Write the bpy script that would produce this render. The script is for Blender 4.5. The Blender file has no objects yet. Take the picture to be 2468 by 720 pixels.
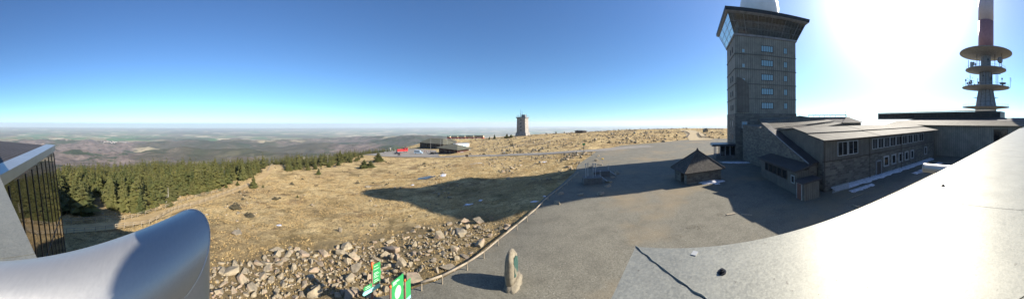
SKY_DUST=.5; SKY_STR=.086; SKY_SAT=1.2; SKY_HUE=.502; AUR=(38, 11.); SUN_STR=5.0; HAZE=3.6e-5; HAZE_COL=(.8,.9,1,1); EXPO=1.08
import bpy, bmesh, math, random
import numpy as np
from mathutils import Vector, Matrix, geometry, noise as mnoise
R = math.radians
rnd = random.Random(7)
rng = np.random.default_rng(7)
S = bpy.context.scene
COL = S.collection
PI = math.pi

# ------------------------------------------------------------------ camera model (world: x right, y ahead, z up, eye at the origin)
F = 550.0; CX = 1234.0; Y0 = 293.5; TILT = 5.0 / F; TA = (600 - CX) / F
UP = Vector((-TILT * math.sin(TA), -TILT * math.cos(TA), 1)).normalized()
FW = Vector((0, 1, 0)); FW = (FW - UP * FW.dot(UP)).normalized(); RT = FW.cross(UP)
def ray(px, py):
    a = (px - CX) / F
    return RT * math.sin(a) + FW * math.cos(a) + UP * ((Y0 - py) / F)
def gp(px, py, z=-10.0):
    d = ray(px, py); return d * (z / d.z)
def at(px, py, dist):
    d = ray(px, py); return d * (dist / math.hypot(d.x, d.y))
def proj(p):
    p = Vector(p); a = math.atan2(p.dot(RT), p.dot(FW)); h = math.hypot(p.dot(RT), p.dot(FW))
    return CX + a * F, Y0 - F * p.dot(UP) / h

# ------------------------------------------------------------------ sun
SUN_EL = R(30.8); SUN_AZ = (2167 - CX) / F
SUN = Vector((math.sin(SUN_AZ) * math.cos(SUN_EL), math.cos(SUN_AZ) * math.cos(SUN_EL), math.sin(SUN_EL)))

# ------------------------------------------------------------------ terrain height
ctrl = [(1235,690,-10),(1060,690,-10.05),(1290,505,-10),(1500,560,-10),(1650,455,-10),(1740,432,-10),(1770,388,-10),(1450,420,-10),(1500,362,-10),
 (1640,345,-10),(1400,368,-10.2),(1660,318,-9),(1650,311,-8),(1750,311,-8),(1500,313,-9.5),(1400,319,-11.5),(1300,324,-13.5),(1260,326,-14),(1200,333,-16.5),
 (1150,345,-18.5),(1120,334.5,-21.5),(1040,366,-22),(950,371,-22.5),(880,373,-22),(1130,374,-17),(1200,373,-15.5),(1300,368,-13),(1000,380,-19.5),
 (1000,430,-15.5),(1150,400,-13.8),(1280,420,-11.5),(1100,480,-13),(920,467,-15.0),(1180,540,-11),(1100,600,-10.7),(800,600,-12.2),(600,600,-12.5),
 (600,712,-11.6),(850,712,-11),(700,500,-15),(520,650,-12.3),(700,430,-18),(800,402,-20.5),(870,387,-21.3),(660,397,-20.7),(600,450,-17.6),(500,480,-16.6),
 (400,515,-15.6),(250,550,-14.6),(160,560,-14.2),(250,500,-16.2),(350,500,-16.6),(450,465,-18.2),(760,410,-19.7),(940,440,-16.5)]
cp = [tuple(gp(*c)) for c in ctrl]
def pol(px, d, z): return (math.sin((px-CX)/F)*d, math.cos((px-CX)/F)*d, z)
cp += [pol(0,80,-25),(pol(0,150,-40)),pol(200,80,-22.5),pol(200,150,-35),pol(400,80,-22),pol(400,150,-31),pol(600,150,-31.5),pol(750,180,-33),
 pol(900,230,-31),pol(200,260,-70),pol(0,260,-75),pol(400,260,-62),pol(600,260,-58),pol(800,280,-58),pol(-200,40,-17),pol(-200,120,-35),pol(-200,260,-75),
 pol(1050,330,-24),pol(1180,330,-21.5),pol(1000,400,-40),pol(1100,420,-34),pol(1300,420,-22),pol(1500,420,-16),pol(1700,420,-14),
 pol(1900,100,-9.5),pol(2000,40,-10),pol(2200,40,-10),pol(2468,40,-10),pol(2200,100,-10),pol(2468,120,-10),pol(2000,250,-9),pol(2300,260,-10),pol(2600,260,-14),
 pol(2000,420,-20),pol(2400,420,-22),pol(2700,120,-12),pol(2700,420,-40),pol(2900,300,-50),(8,-10,-10),(-5,-8,-11),(0,5,-10.2),(-12,0,-11.4),(-12,-14,-12.5)]
CP = np.array(cp)
def rk(r2): return np.where(r2 > 0, 0.5 * r2 * np.log(np.maximum(r2, 1e-12)), 0)
def _sc(x, y):   # compress far radii so the spline behaves
    r = np.hypot(x, y); k = np.log1p(r / 30) * 30 / np.maximum(r, 1e-6); return x * k / 30, y * k / 30
_cx, _cy = _sc(CP[:, 0], CP[:, 1]); n_ = len(CP)
K = rk((_cx[:, None]-_cx)**2 + (_cy[:, None]-_cy)**2) + np.eye(n_) * 2e-3
Pm = np.stack([np.ones(n_), _cx, _cy], 1)
W = np.linalg.solve(np.block([[K, Pm], [Pm.T, np.zeros((3, 3))]]), np.concatenate([CP[:, 2], np.zeros(3)]))
def vnoise(x, y, seed=0):   # value noise, vectorised
    x = np.asarray(x, float); y = np.asarray(y, float)
    xi = np.floor(x); yi = np.floor(y); fx = x-xi; fy = y-yi; fx = fx*fx*(3-2*fx); fy = fy*fy*(3-2*fy)
    def h(a, b):
        t = np.sin(a*127.1 + b*311.7 + seed*74.7) * 43758.5453; return t - np.floor(t)
    return (h(xi, yi)*(1-fx)+h(xi+1, yi)*fx)*(1-fy) + (h(xi, yi+1)*(1-fx)+h(xi+1, yi+1)*fx)*fy - .5
def fbm(x, y, o=4, seed=0, ridged=False):
    s = 0; a = 1
    for i in range(o):
        v = vnoise(x, y, seed+i)
        s = s + a * ((.5-2*np.abs(v)) if ridged else v); a *= .5; x = x*2.03+13.1; y = y*2.03-7.7
    return s
FARR = np.array([300, 420, 650, 1000, 1500, 2100, 3000, 4500, 6500, 9000, 12500, 20000, 60000, 140000.])
FARZ = np.array([-70, -95, -150, -215, -300, -385, -440, -500, -575, -690, -790, -835, -850, -850.])
def base_h(x, y):
    x = np.asarray(x, float); y = np.asarray(y, float)
    r = np.hypot(x, y); lim = np.minimum(1, 440/np.maximum(r, 1))
    sx, sy = _sc(x*lim, y*lim)
    out = np.empty(x.shape); xf, yf, of = sx.ravel(), sy.ravel(), np.empty(x.size)
    for i in range(0, x.size, 40000):
        a, b = xf[i:i+40000], yf[i:i+40000]
        of[i:i+40000] = rk((a[:, None]-_cx)**2+(b[:, None]-_cy)**2) @ W[:n_] + W[n_] + W[n_+1]*a + W[n_+2]*b
    near = of.reshape(x.shape)
    far = np.interp(r, FARR, FARZ)
    t = np.clip((r-300)/700, 0, 1); t = t*t*(3-2*t)
    z = near*(1-t) + far*t
    k = np.clip((r-900)/2500, 0, 1) * (1-.86*np.clip((r-8000)/6000, 0, 1))
    z = z + k*(190*fbm(x/2300, y/2300, 5, 3, True) + 45*fbm(x/600, y/600, 3, 9)) - k*45
    hx, hy, _ = pol(1000, 5600, 0)
    z = z + 290*np.exp(-(((x-hx)/1200)**2+((y-hy)/1000)**2)) * np.clip((r-900)/2500, 0, 1)
    hx, hy, _ = pol(860, 7800, 0)
    z = z + 120*np.exp(-(((x-hx)/1800)**2+((y-hy)/1400)**2))
    z = z + 90*np.clip((r-38000)/15000, 0, 1)*(fbm(np.arctan2(x, y)*9, r/30000, 4, 21)+.1) - r*r/1.46e7
    return z
def H1(x, y): return float(base_h(np.array([x]), np.array([y]))[0])
def G(px, py):     # where the ray through a pixel meets the ground
    d = ray(px, py); dh = math.hypot(d.x, d.y)
    ts = np.concatenate([np.arange(5, 120, .25), np.arange(120, 420, 1.0)]) / dh
    hz = base_h(d.x*ts, d.y*ts); k = np.nonzero(d.z*ts <= hz)[0]
    if len(k) == 0:      # grazing: take the closest approach on the near slopes
        g_ = np.where(ts*dh < 260, (d.z*ts-hz)/ts, 1e9); i = int(np.argmin(g_)); return Vector((d.x*ts[i], d.y*ts[i], float(hz[i])))
    i = k[0]
    if i > 0:
        a = d.z*ts[i-1]-hz[i-1]; b = d.z*ts[i]-hz[i]; t = ts[i-1]+(ts[i]-ts[i-1])*a/(a-b+1e-9)
    else: t = ts[0]
    return Vector((d.x*t, d.y*t, H1(d.x*t, d.y*t)))

# ------------------------------------------------------------------ materials
def newmat(name):
    m = bpy.data.materials.new(name); m.use_nodes = True; nt = m.node_tree; nt.nodes.clear()
    o = nt.nodes.new('ShaderNodeOutputMaterial'); b = nt.nodes.new('ShaderNodeBsdfPrincipled')
    nt.links.new(b.outputs[0], o.inputs[0]); return m, nt, b
def nd(nt, typ, ins={}, **props):
    n = nt.nodes.new('ShaderNode'+typ)
    for k, v in props.items(): setattr(n, k, v)
    for k, v in ins.items():
        s = n.inputs[k]
        if isinstance(v, bpy.types.NodeSocket): nt.links.new(v, s)
        else: s.default_value = v
    return n
def c4(c): return (c[0], c[1], c[2], 1)
def ramp(nt, fac, stops):
    n = nt.nodes.new('ShaderNodeValToRGB'); nt.links.new(fac, n.inputs[0]); e = n.color_ramp.elements
    while len(e) < len(stops): e.new(.5)
    for i, (p, c) in enumerate(stops): e[i].position = p; e[i].color = c4(c)
    return n.outputs[0]
def mixc(nt, f, a, b, mode='MIX'):
    n = nd(nt, 'Mix', data_type='RGBA', blend_type=mode)
    for s, v in ((n.inputs[0], f), (n.inputs[6], a), (n.inputs[7], b)):
        if isinstance(v, bpy.types.NodeSocket): nt.links.new(v, s)
        else: s.default_value = v if not isinstance(v, tuple) else (c4(v) if len(v) == 3 else v)
    return n.outputs[2]
def pos(nt, scale=(1, 1, 1), obj=False):
    v = nd(nt, 'TexCoord').outputs['Object'] if obj else nd(nt, 'NewGeometry').outputs['Position']
    return nd(nt, 'Mapping', {'Vector': v, 'Scale': scale}).outputs[0]
def noi(nt, v, s, d=4, r=.55): return nd(nt, 'TexNoise', {'Vector': v, 'Scale': s, 'Detail': d, 'Roughness': r}).outputs[0]
def mr(nt, v, a, b, c=0., d=1.): return nd(nt, 'MapRange', {0: v, 1: a, 2: b, 3: c, 4: d}).outputs[0]
def bump(nt, h, st, dist): return nd(nt, 'Bump', {'Height': h, 'Strength': st, 'Distance': dist}).outputs[0]
def simple(name, col, rough=.7, metal=0., var=.25, scale=2., bmp=.3, bd=.03, obj=False, col2=None):
    m, nt, b = newmat(name); v = pos(nt, obj=obj)
    n1 = noi(nt, v, scale, 6, .65)
    c2 = col2 or tuple(x*(1-var) for x in col); c1 = tuple(min(1, x*(1+var*.6)) for x in col)
    c = mixc(nt, mr(nt, n1, .3, .7), c2, c1); nt.links.new(c, b.inputs['Base Color'])
    b.inputs['Roughness'].default_value = rough; b.inputs['Metallic'].default_value = metal
    if bmp: nt.links.new(bump(nt, noi(nt, v, scale*5, 3), bmp, bd), b.inputs['Normal'])
    return m
def stone(name, cols, bw=.7, bh=.32, mortar=(.16, .15, .13), rough=.9, ax='XY'):
    """coursed masonry laid out along the wall: u = horizontal run, v = height"""
    m, nt, b = newmat(name); g = nd(nt, 'NewGeometry')
    sp = nd(nt, 'SeparateXYZ', {0: g.outputs['Position']}); sn = nd(nt, 'SeparateXYZ', {0: g.outputs['True Normal']})
    u = nd(nt, 'Math', {0: nd(nt, 'Math', {0: sp.outputs[0], 1: sn.outputs[1]}, operation='MULTIPLY').outputs[0],
            1: nd(nt, 'Math', {0: sp.outputs[1], 1: sn.outputs[0]}, operation='MULTIPLY').outputs[0]}, operation='SUBTRACT').outputs[0]
    v = nd(nt, 'CombineXYZ', {0: u, 1: sp.outputs[2]}).outputs[0]
    v = nd(nt, 'VectorMath', {0: v, 1: nd(nt, 'VectorMath', {0: nd(nt, 'TexNoise', {'Vector': v, 'Scale': 1.2, 'Detail': 2}).outputs[1], 'Scale': .12}, operation='SCALE').outputs[0]}, operation='ADD').outputs[0]
    br = nd(nt, 'TexBrick', {'Vector': v, 'Color1': (0, 0, 0, 1), 'Color2': (1, 1, 1, 1), 'Mortar': (0.5, .5, .5, 1), 'Scale': 1., 'Mortar Size': .02, 'Mortar Smooth': .3,
                             'Brick Width': bw, 'Row Height': bh})
    c = ramp(nt, br.outputs[0], [(0, cols[0]), (.5, cols[1]), (1, cols[2])])
    n2 = noi(nt, g.outputs['Position'], .35, 5); c = mixc(nt, mr(nt, n2, .35, .7, 0, .5), c, tuple(x*.5 for x in cols[1]))
    c = mixc(nt, br.outputs[1], c, mortar); nt.links.new(c, b.inputs['Base Color']); b.inputs['Roughness'].default_value = rough
    h = nd(nt, 'Math', {0: noi(nt, g.outputs['Position'], 6, 4), 1: br.outputs[1]}, operation='SUBTRACT').outputs[0]
    nt.links.new(bump(nt, h, .6, .03), b.inputs['Normal']); return m
def ribbed(name, col, period=.3, rough=.6, metal=0., horiz=False, col2=None, amp=.5):
    """boards or corrugated sheet; stripes run up the wall (or down the roof slope)"""
    m, nt, b = newmat(name); g = nd(nt, 'NewGeometry')
    sp = nd(nt, 'SeparateXYZ', {0: g.outputs['Position']}); sn = nd(nt, 'SeparateXYZ', {0: g.outputs['True Normal']})
    if horiz: u = sp.outputs[2]
    else:
        hl = nd(nt, 'Math', {0: nd(nt, 'Math', {0: sn.outputs[0], 1: sn.outputs[0]}, operation='MULTIPLY').outputs[0],
               1: nd(nt, 'Math', {0: sn.outputs[1], 1: sn.outputs[1]}, operation='MULTIPLY').outputs[0]}, operation='ADD').outputs[0]
        hl = nd(nt, 'Math', {0: nd(nt, 'Math', {0: hl}, operation='SQRT').outputs[0], 1: .02}, operation='MAXIMUM').outputs[0]
        u = nd(nt, 'Math', {0: nd(nt, 'Math', {0: sp.outputs[0], 1: sn.outputs[1]}, operation='MULTIPLY').outputs[0],
            1: nd(nt, 'Math', {0: sp.outputs[1], 1: sn.outputs[0]}, operation='MULTIPLY').outputs[0]}, operation='SUBTRACT').outputs[0]
        u = nd(nt, 'Math', {0: u, 1: hl}, operation='DIVIDE').outputs[0]
    w = nd(nt, 'Math', {0: u, 1: 2*PI/period}, operation='MULTIPLY').outputs[0]
    s = nd(nt, 'Math', {0: w}, operation='SINE').outputs[0]
    cell = nd(nt, 'Math', {0: nd(nt, 'Math', {0: u, 1: 1/period}, operation='MULTIPLY').outputs[0]}, operation='FLOOR').outputs[0]
    wn = nd(nt, 'TexWhiteNoise', {'W': cell}, noise_dimensions='1D').outputs[0]
    c2 = col2 or tuple(x*.6 for x in col)
    c = mixc(nt, mr(nt, s, -1, -.4, 1, 0), col, c2)
    c = mixc(nt, mr(nt, wn, 0, 1, 0, .35), c, c2)
    c = mixc(nt, mr(nt, noi(nt, g.outputs['Position'], .5, 6, .7), .4, .75, 0, .7), c, tuple(x*.55 for x in c2))
    nt.links.new(c, b.inputs['Base Color']); b.inputs['Roughness'].default_value = rough; b.inputs['Metallic'].default_value = metal
    nt.links.new(bump(nt, s, amp, period*.12), b.inputs['Normal']); return m
M = {}
M['stone_wall'] = stone('stone wall', [(.08,.073,.062),(.13,.12,.1),(.2,.18,.15)])
M['tower_stone'] = stone('tower stone', [(.1,.093,.08),(.15,.14,.12),(.2,.185,.16)], 1.1, .45)
M['granite_block'] = stone('granite block', [(.2,.19,.17),(.3,.28,.25),(.42,.38,.34)], 1.0, .5, (.2, .18, .16))
M['clad'] = ribbed('weathered fibre cladding', (.25,.245,.21), .6, .75, amp=.3, col2=(.16,.155,.13))
M['planks'] = ribbed('grey timber boards', (.17,.155,.13), .28, .85, col2=(.09,.08,.068))
M['planks_pale'] = ribbed('pale timber boards', (.17,.155,.13), .3, .85, col2=(.085,.078,.063))
M['roof_metal'] = ribbed('weathered sheet roof', (.18,.168,.135), .45, .75, .0, col2=(.095,.088,.07))
M['roof_metal'].node_tree.nodes['Principled BSDF'].inputs['Specular IOR Level'].default_value = .12
M['roof_dark'] = ribbed('dark shingle roof', (.06,.052,.048), .35, .7, col2=(.035,.033,.034))
M['shingle'] = stone('wood shingles', [(.055,.048,.04),(.085,.075,.062),(.12,.105,.088)], .22, .16, (.03, .026, .022))
M['dark_metal'] = simple('dark metal', (.035,.036,.04), .45, .6, bmp=0)
M['zinc'] = simple('zinc sheet', (.46,.47,.47), .38, .75, .12, 3, .15, .002)
M['wood'] = simple('weathered wood', (.3,.25,.18), .85, 0, .35, 6)
M['wood_dark'] = simple('dark wood', (.07,.055,.045), .85, 0, .3, 3)
M['frame_pale'] = simple('pale window frame', (.35,.36,.36), .6, bmp=0)
M['concrete'] = simple('concrete', (.2,.21,.225), .85, 0, .35, 1.2)
M['concrete_dark'] = simple('dark concrete', (.12,.118,.11), .9, 0, .3, 2)
M['mast_red'] = simple('mast red', (.33,.15,.15), .5, 0, .2, 1, 0)
M['mast_pale'] = simple('mast white', (.47,.4,.42), .5, 0, .1, 1, 0)
M['radome'] = simple('radome', (.72,.73,.73), .55, 0, .12, .5, 0)
M['green'] = simple('green sign', (.03,.27,.08), .45, 0, .06, 1, 0)
M['teal'] = simple('pale turquoise sign', (.25,.62,.56), .45, 0, .06, 1, 0)
M['orange'] = simple('orange cap', (.75,.13,.02), .5, 0, .1, 1, 0)
M['brownpost'] = simple('brown post', (.17,.075,.05), .6, 0, .2, 3, 0)
M['white'] = simple('white paint', (.75,.76,.76), .5, 0, .06, 1, 0)
M['signtext'] = simple('white lettering', (.8,.85,.8), .5, 0, 0, 1, 0)
M['patina'] = simple('green bronze plaque', (.05,.12,.1), .5, .4, .4, 8, .3, .01)
M['red_paint'] = simple('red vehicle paint', (.4,.02,.02), .35, 0, .1, 1, 0)
M['cream_paint'] = simple('cream paint', (.62,.53,.34), .4, 0, .1, 1, 0)
M['blue_paint'] = simple('pale blue van paint', (.38,.48,.56), .3, .2, .1, 1, 0)
M['black'] = simple('black rubber', (.02,.02,.02), .7, 0, .2, 1, 0)
M['skin'] = simple('skin', (.5,.3,.22), .6, 0, .1, 1, 0)
M['hair'] = simple('hair', (.05,.035,.025), .7, 0, .1, 1, 0)
M['jacket_dark'] = simple('dark jacket', (.03,.035,.05), .8, 0, .2, 6, 0)
M['jacket_red'] = simple('red jacket', (.3,.03,.03), .8, 0, .2, 6, 0)
M['jacket_pale'] = simple('pale jacket', (.35,.38,.42), .8, 0, .2, 6, 0)
M['trousers'] = simple('dark trousers', (.04,.045,.06), .85, 0, .2, 6, 0)
M['yellow'] = simple('yellow marker', (.7,.42,.03), .5, 0, .1, 1, 0)
M['board_white'] = simple('glossy map', (.45,.6,.42), .4, 0, .3, 9, 0)
def glassmat(name, col, rough=.06, spec=.8):
    m, nt, b = newmat(name)
    b.inputs['Base Color'].default_value = c4(col); b.inputs['Roughness'].default_value = rough
    b.inputs['Specular IOR Level'].default_value = spec
    nt.links.new(bump(nt, noi(nt, pos(nt), .6, 2), .05, .05), b.inputs['Normal']); return m
M['glass_dark'] = glassmat('dark window glass', (.012,.014,.016))
M['glass_sky'] = glassmat('pale blue window glass', (.22,.4,.48), .3)  # window panes with an even pale blue base colour
def glass_clear(name):
    m, nt, b = newmat(name); o = [n for n in nt.nodes if n.type == 'OUTPUT_MATERIAL'][0]
    t = nd(nt, 'BsdfTransparent', {0: (.72, .8, .82, 1)}); g = nd(nt, 'BsdfGlossy', {0: (.9, .9, .9, 1), 'Roughness': .03})
    fr = nd(nt, 'Fresnel', {'IOR': 1.5}); x = nd(nt, 'MixShader', {0: fr.outputs[0], 1: t.outputs[0], 2: g.outputs[0]}); nt.links.new(x.outputs[0], o.inputs[0]); return m
M['glass_clear'] = glass_clear('clear gallery glass')
# curtain wall glass of the own building: dark, mirrors the forest
M['glass_curtain'] = glassmat('curtain wall glass', (.01,.012,.013), .03, 1.0); M['glass_curtain'].node_tree.nodes['Principled BSDF'].inputs['IOR'].default_value = 2.1
# galvanised cap
def galv():
    m, nt, b = newmat('galvanised steel'); v = pos(nt)
    vo = nd(nt, 'TexVoronoi', {'Vector': v, 'Scale': 150.}); wn = nd(nt, 'SeparateColor', {0: vo.outputs['Color']}).outputs[0]
    n1 = noi(nt, v, 5, 5, .7)
    c = mixc(nt, mr(nt, n1, .3, .7), (.21, .21, .18), (.29, .288, .245))
    c = mixc(nt, mr(nt, wn, .2, 1, 0, .5), c, (.35, .35, .3))
    c = mixc(nt, mr(nt, noi(nt, v, 90, 4, .8), .5, .62, 0, .35), c, (.17, .17, .14))
    c = mixc(nt, mr(nt, noi(nt, v, 1.7, 7, .75), .56, .7, 0, .35), c, (.2, .19, .155))
    c = mixc(nt, mr(nt, noi(nt, v, 38, 2), .7, .74, 0, .7), c, (.13, .12, .1))
    nt.links.new(c, b.inputs['Base Color']); b.inputs['Metallic'].default_value = .55
    nt.links.new(mr(nt, wn, 0, 1, .52, .64), b.inputs['Roughness'])
    nt.links.new(bump(nt, noi(nt, v, 60, 4, .7), .25, .0015), b.inputs['Normal']); return m
M['galv'] = galv()
def steel():
    m, nt, b = newmat('brushed steel'); v = pos(nt); 
    vs = nd(nt, 'Mapping', {'Vector': v, 'Rotation': (0, 0, R(39.6)), 'Scale': (2, 160, 160)}).outputs[0]
    n = noi(nt, vs, 1.2, 5, .6)
    nt.links.new(mixc(nt, mr(nt, n, .3, .7), (.4, .4, .395), (.44, .44, .43)), b.inputs['Base Color'])
    b.inputs['Metallic'].default_value = .72; nt.links.new(mr(nt, n, .3, .7, .45, .49), b.inputs['Roughness']); 
    nt.links.new(bump(nt, n, .02, .0003), b.inputs['Normal']); return m
M['steel'] = steel()
def rockmat():
    m, nt, b = newmat('granite'); v = pos(nt, obj=True); oi = nd(nt, 'ObjectInfo')
    n1 = noi(nt, v, 1.6, 6, .7)
    c = mixc(nt, mr(nt, n1, .35, .65), (.14, .115, .08), (.36, .3, .2))
    pk = mr(nt, nd(nt, 'Math', {0: noi(nt, v, .9, 2), 1: nd(nt, 'Math', {0: oi.outputs['Random'], 1: .35}, operation='MULTIPLY').outputs[0]}, operation='ADD').outputs[0], .72, .82)
    c = mixc(nt, nd(nt, 'Math', {0: pk, 1: .45}, operation='MULTIPLY').outputs[0], c, (.34, .2, .15))
    c = mixc(nt, mr(nt, noi(nt, v, 5, 5, .7), .55, .7, 0, .6), c, (.12, .12, .09))
    c = mixc(nt, mr(nt, oi.outputs['Random'], 0, 1, 0, .35), c, (.26, .22, .15))
    nt.links.new(c, b.inputs['Base Color']); b.inputs['Roughness'].default_value = .9
    nt.links.new(bump(nt, noi(nt, v, 7, 6, .7), .7, .05), b.inputs['Normal']); return m
M['rock'] = rockmat()
def needles():
    m, nt, b = newmat('spruce needles'); v = pos(nt, obj=True); oi = nd(nt, 'ObjectInfo'); g = nd(nt, 'NewGeometry')
    wv_ = pos(nt)
    c = mixc(nt, mr(nt, noi(nt, wv_, .33, 3, .6), .38, .62), (.02, .029, .008), (.08, .078, .02))
    c = mixc(nt, mr(nt, noi(nt, wv_, .11, 2, .6), .5, .62, 0, .6), c, (.06, .055, .02))
    c = mixc(nt, mr(nt, oi.outputs['Random'], 0, 1, 0, .5), c, (.1, .085, .025))
    c = mixc(nt, mr(nt, g.outputs['Random Per Island'], 0, 1, 0, .45), c, (.045, .06, .016))
    nt.links.new(c, b.inputs['Base Color']); b.inputs['Roughness'].default_value = .75; b.inputs['Specular IOR Level'].default_value = .25
    return m
M['needles'] = needles()
M['bark'] = simple('bark', (.12,.1,.085), .95, 0, .3, 4, obj=True)
M['deadwood'] = simple('dead wood', (.3,.28,.25), .9, 0, .2, 4, obj=True)
def groundmat():
    m, nt, b = newmat('dry heath'); v = pos(nt)
    big = noi(nt, v, .045, 5, .6); med = noi(nt, v, .35, 5, .65); fine = noi(nt, v, 3.2, 5, .75); vf = noi(nt, v, 14, 3, .7)
    c = mixc(nt, mr(nt, med, .38, .62), (.38, .27, .115), (.72, .55, .28))
    c = mixc(nt, mr(nt, big, .45, .62, 0, .65), c, (.36, .25, .12))
    c = mixc(nt, mr(nt, fine, .48, .66, 0, .85), c, (.13, .085, .036))
    c = mixc(nt, mr(nt, vf, .52, .66, 0, .65), c, (.68, .52, .28))
    gm = noi(nt, nd(nt, 'VectorMath', {0: v, 1: (50, 20, 0)}, operation='ADD').outputs[0], .12, 5, .7)
    c = mixc(nt, mr(nt, gm, .52, .64, 0, .75), c, (.17, .125, .055))
    tu_ = noi(nt, v, 1.1, 6, .8); c = mixc(nt, mr(nt, tu_, .54, .62, 0, .7), c, (.12, .085, .035))
    he = nd(nt, 'TexNoise', {'Vector': nd(nt, 'VectorMath', {0: v, 1: (11, -40, 0)}, operation='ADD').outputs[0], 'Scale': .09, 'Detail': 8, 'Roughness': .75, 'Distortion': .6}).outputs[0]
    c = mixc(nt, mr(nt, he, .55, .6, 0, .6), c, (.15, .095, .05))
    c = mixc(nt, mr(nt, he, .4, .36, 0, .5), c, (.52, .42, .22))
    # rubble bed near the rock field: bare dark soil
    sx = nd(nt, 'Attribute', attribute_name='soil').outputs['Fac']
    sf = nd(nt, 'Math', {0: sx, 1: mr(nt, med, .3, .55)}, operation='MULTIPLY').outputs[0]
    c = mixc(nt, nd(nt, 'Math', {0: sf, 1: .75}, operation='MULTIPLY').outputs[0], c, mixc(nt, mr(nt, fine, .35, .65), (.1, .075, .04), (.24, .19, .11)))
    nt.links.new(c, b.inputs['Base Color']); b.inputs['Roughness'].default_value = .95; b.inputs['Specular IOR Level'].default_value = .15
    h = nd(nt, 'Math', {0: fine, 1: nd(nt, 'Math', {0: vf, 1: .5}, operation='MULTIPLY').outputs[0]}, operation='ADD').outputs[0]
    h = nd(nt, 'Math', {0: h, 1: tu_}, operation='ADD').outputs[0]
    nt.links.new(bump(nt, h, 1, .4), b.inputs['Normal']); return m
M['ground'] = groundmat()
def gravel(name, a, bb, patch, ps=.08, pf=.6):
    m, nt, b = newmat(name); v = pos(nt)
    f = noi(nt, v, 8, 5, .8); g2 = noi(nt, v, .5, 5, .7); p = noi(nt, v, ps, 4, .6)
    c = mixc(nt, mr(nt, f, .35, .68), a, bb)
    c = mixc(nt, mr(nt, g2, .45, .75, 0, .5), c, tuple(x*.62 for x in a))
    c = mixc(nt, mr(nt, p, .5, .66, 0, pf), c, patch)
    sp = nd(nt, 'TexVoronoi', {'Vector': v, 'Scale': 3.2}).outputs['Distance']
    c = mixc(nt, mr(nt, sp, .05, .09, .8, 0), c, (.42, .4, .35))
    # pale tyre-worn tracks
    nt.links.new(c, b.inputs['Base Color']); b.inputs['Roughness'].default_value = .88; b.inputs['Specular IOR Level'].default_value = .3
    nt.links.new(bump(nt, f, .6, .05), b.inputs['Normal']); return m
M['plaza'] = gravel('gravelled asphalt', (.1, .094, .072), (.225, .21, .165), (.24, .185, .11), .1, .6)
M['road'] = gravel('pale asphalt road', (.19, .175, .15), (.27, .25, .215), (.22, .19, .15), .05, .3)
M['trail'] = gravel('earth track', (.36, .25, .115), (.56, .41, .2), (.27, .18, .08), .3, .5)
M['summit_path'] = gravel('sand path', (.36, .28, .16), (.46, .37, .22), (.3, .23, .13), .2, .4)
def snowmat():
    m, nt, b = newmat('old snow'); v = pos(nt)
    c = mixc(nt, mr(nt, noi(nt, v, 2.5, 5, .7), .45, .7), (.6, .61, .66), (.3, .28, .26)); nt.links.new(c, b.inputs['Base Color'])
    b.inputs['Roughness'].default_value = .6; nt.links.new(bump(nt, noi(nt, v, 6, 4), .5, .05), b.inputs['Normal']); return m
M['snow'] = snowmat()
def watermat():
    m, nt, b = newmat('puddle water'); b.inputs['Base Color'].default_value = (.05, .045, .04, 1); b.inputs['Roughness'].default_value = .25; b.inputs['Specular IOR Level'].default_value = .2; return m
M['water'] = watermat()
HILL_C = (math.sin((1000-CX)/F)*5600, math.cos((1000-CX)/F)*5600, -250)
def farmat():
    m, nt, b = newmat('far country'); v = pos(nt)
    ln = nd(nt, 'VectorMath', {0: nd(nt, 'VectorMath', {0: v, 1: (1, 1, 0)}, operation='MULTIPLY').outputs[0]}, operation='LENGTH').outputs['Value']
    f1 = noi(nt, v, 1/900, 6, .65); f2 = noi(nt, v, 1/2200, 5, .6); f3 = noi(nt, v, 1/140, 5, .7)
    wood = mixc(nt, mr(nt, f3, .35, .65), (.07, .058, .052), (.2, .158, .135))
    wood = mixc(nt, mr(nt, f1, .52, .56, 0, .95), wood, (.035, .05, .028))
    wood = mixc(nt, mr(nt, f2, .56, .6, 0, .8), wood, (.33, .28, .18))
    hl_ = nd(nt, 'VectorMath', {0: v, 1: HILL_C}, operation='DISTANCE').outputs['Value']
    wood = mixc(nt, nd(nt, 'Math', {0: mr(nt, hl_, 700, 1500, 1, 0), 1: mr(nt, f3, .35, .55)}, operation='MULTIPLY').outputs[0], wood, (.03, .04, .025))
    wood = mixc(nt, mr(nt, noi(nt, v, 1/420, 6, .7), .57, .6, 0, .8), wood, (.045, .055, .03))
    vo = nd(nt, 'TexVoronoi', {'Vector': nd(nt, 'VectorMath', {0: v, 1: nd(nt, 'TexNoise', {'Vector': v, 'Scale': 1/4000}).outputs[1]}, operation='ADD').outputs[0], 'Scale': 1/900})
    sc = nd(nt, 'SeparateColor', {0: vo.outputs['Color']}).outputs
    field = ramp(nt, sc[0], [(0, (.05, .11, .04)), (.3, (.07, .14, .055)), (.42, (.13, .1, .07)), (.6, (.2, .17, .1)), (.8, (.1, .13, .06)), (.9, (.42, .36, .24))])
    fm = nd(nt, 'Math', {0: mr(nt, ln, 6500, 12000), 1: nd(nt, 'Math', {0: f2, 1: -.5}, operation='ADD').outputs[0]}, operation='ADD').outputs[0]
    c = mixc(nt, mr(nt, fm, .4, .55), wood, field)
    c = mixc(nt, mr(nt, noi(nt, v, 1/5000, 5, .6), .52, .56, 0, .8), c, (.06, .06, .04))
    nt.links.new(c, b.inputs['Base Color']); b.inputs['Roughness'].default_value = 1; b.inputs['Specular IOR Level'].default_value = 0
    nt.links.new(bump(nt, f3, .8, 40), b.inputs['Normal']); return m
M['far'] = farmat()

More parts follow.
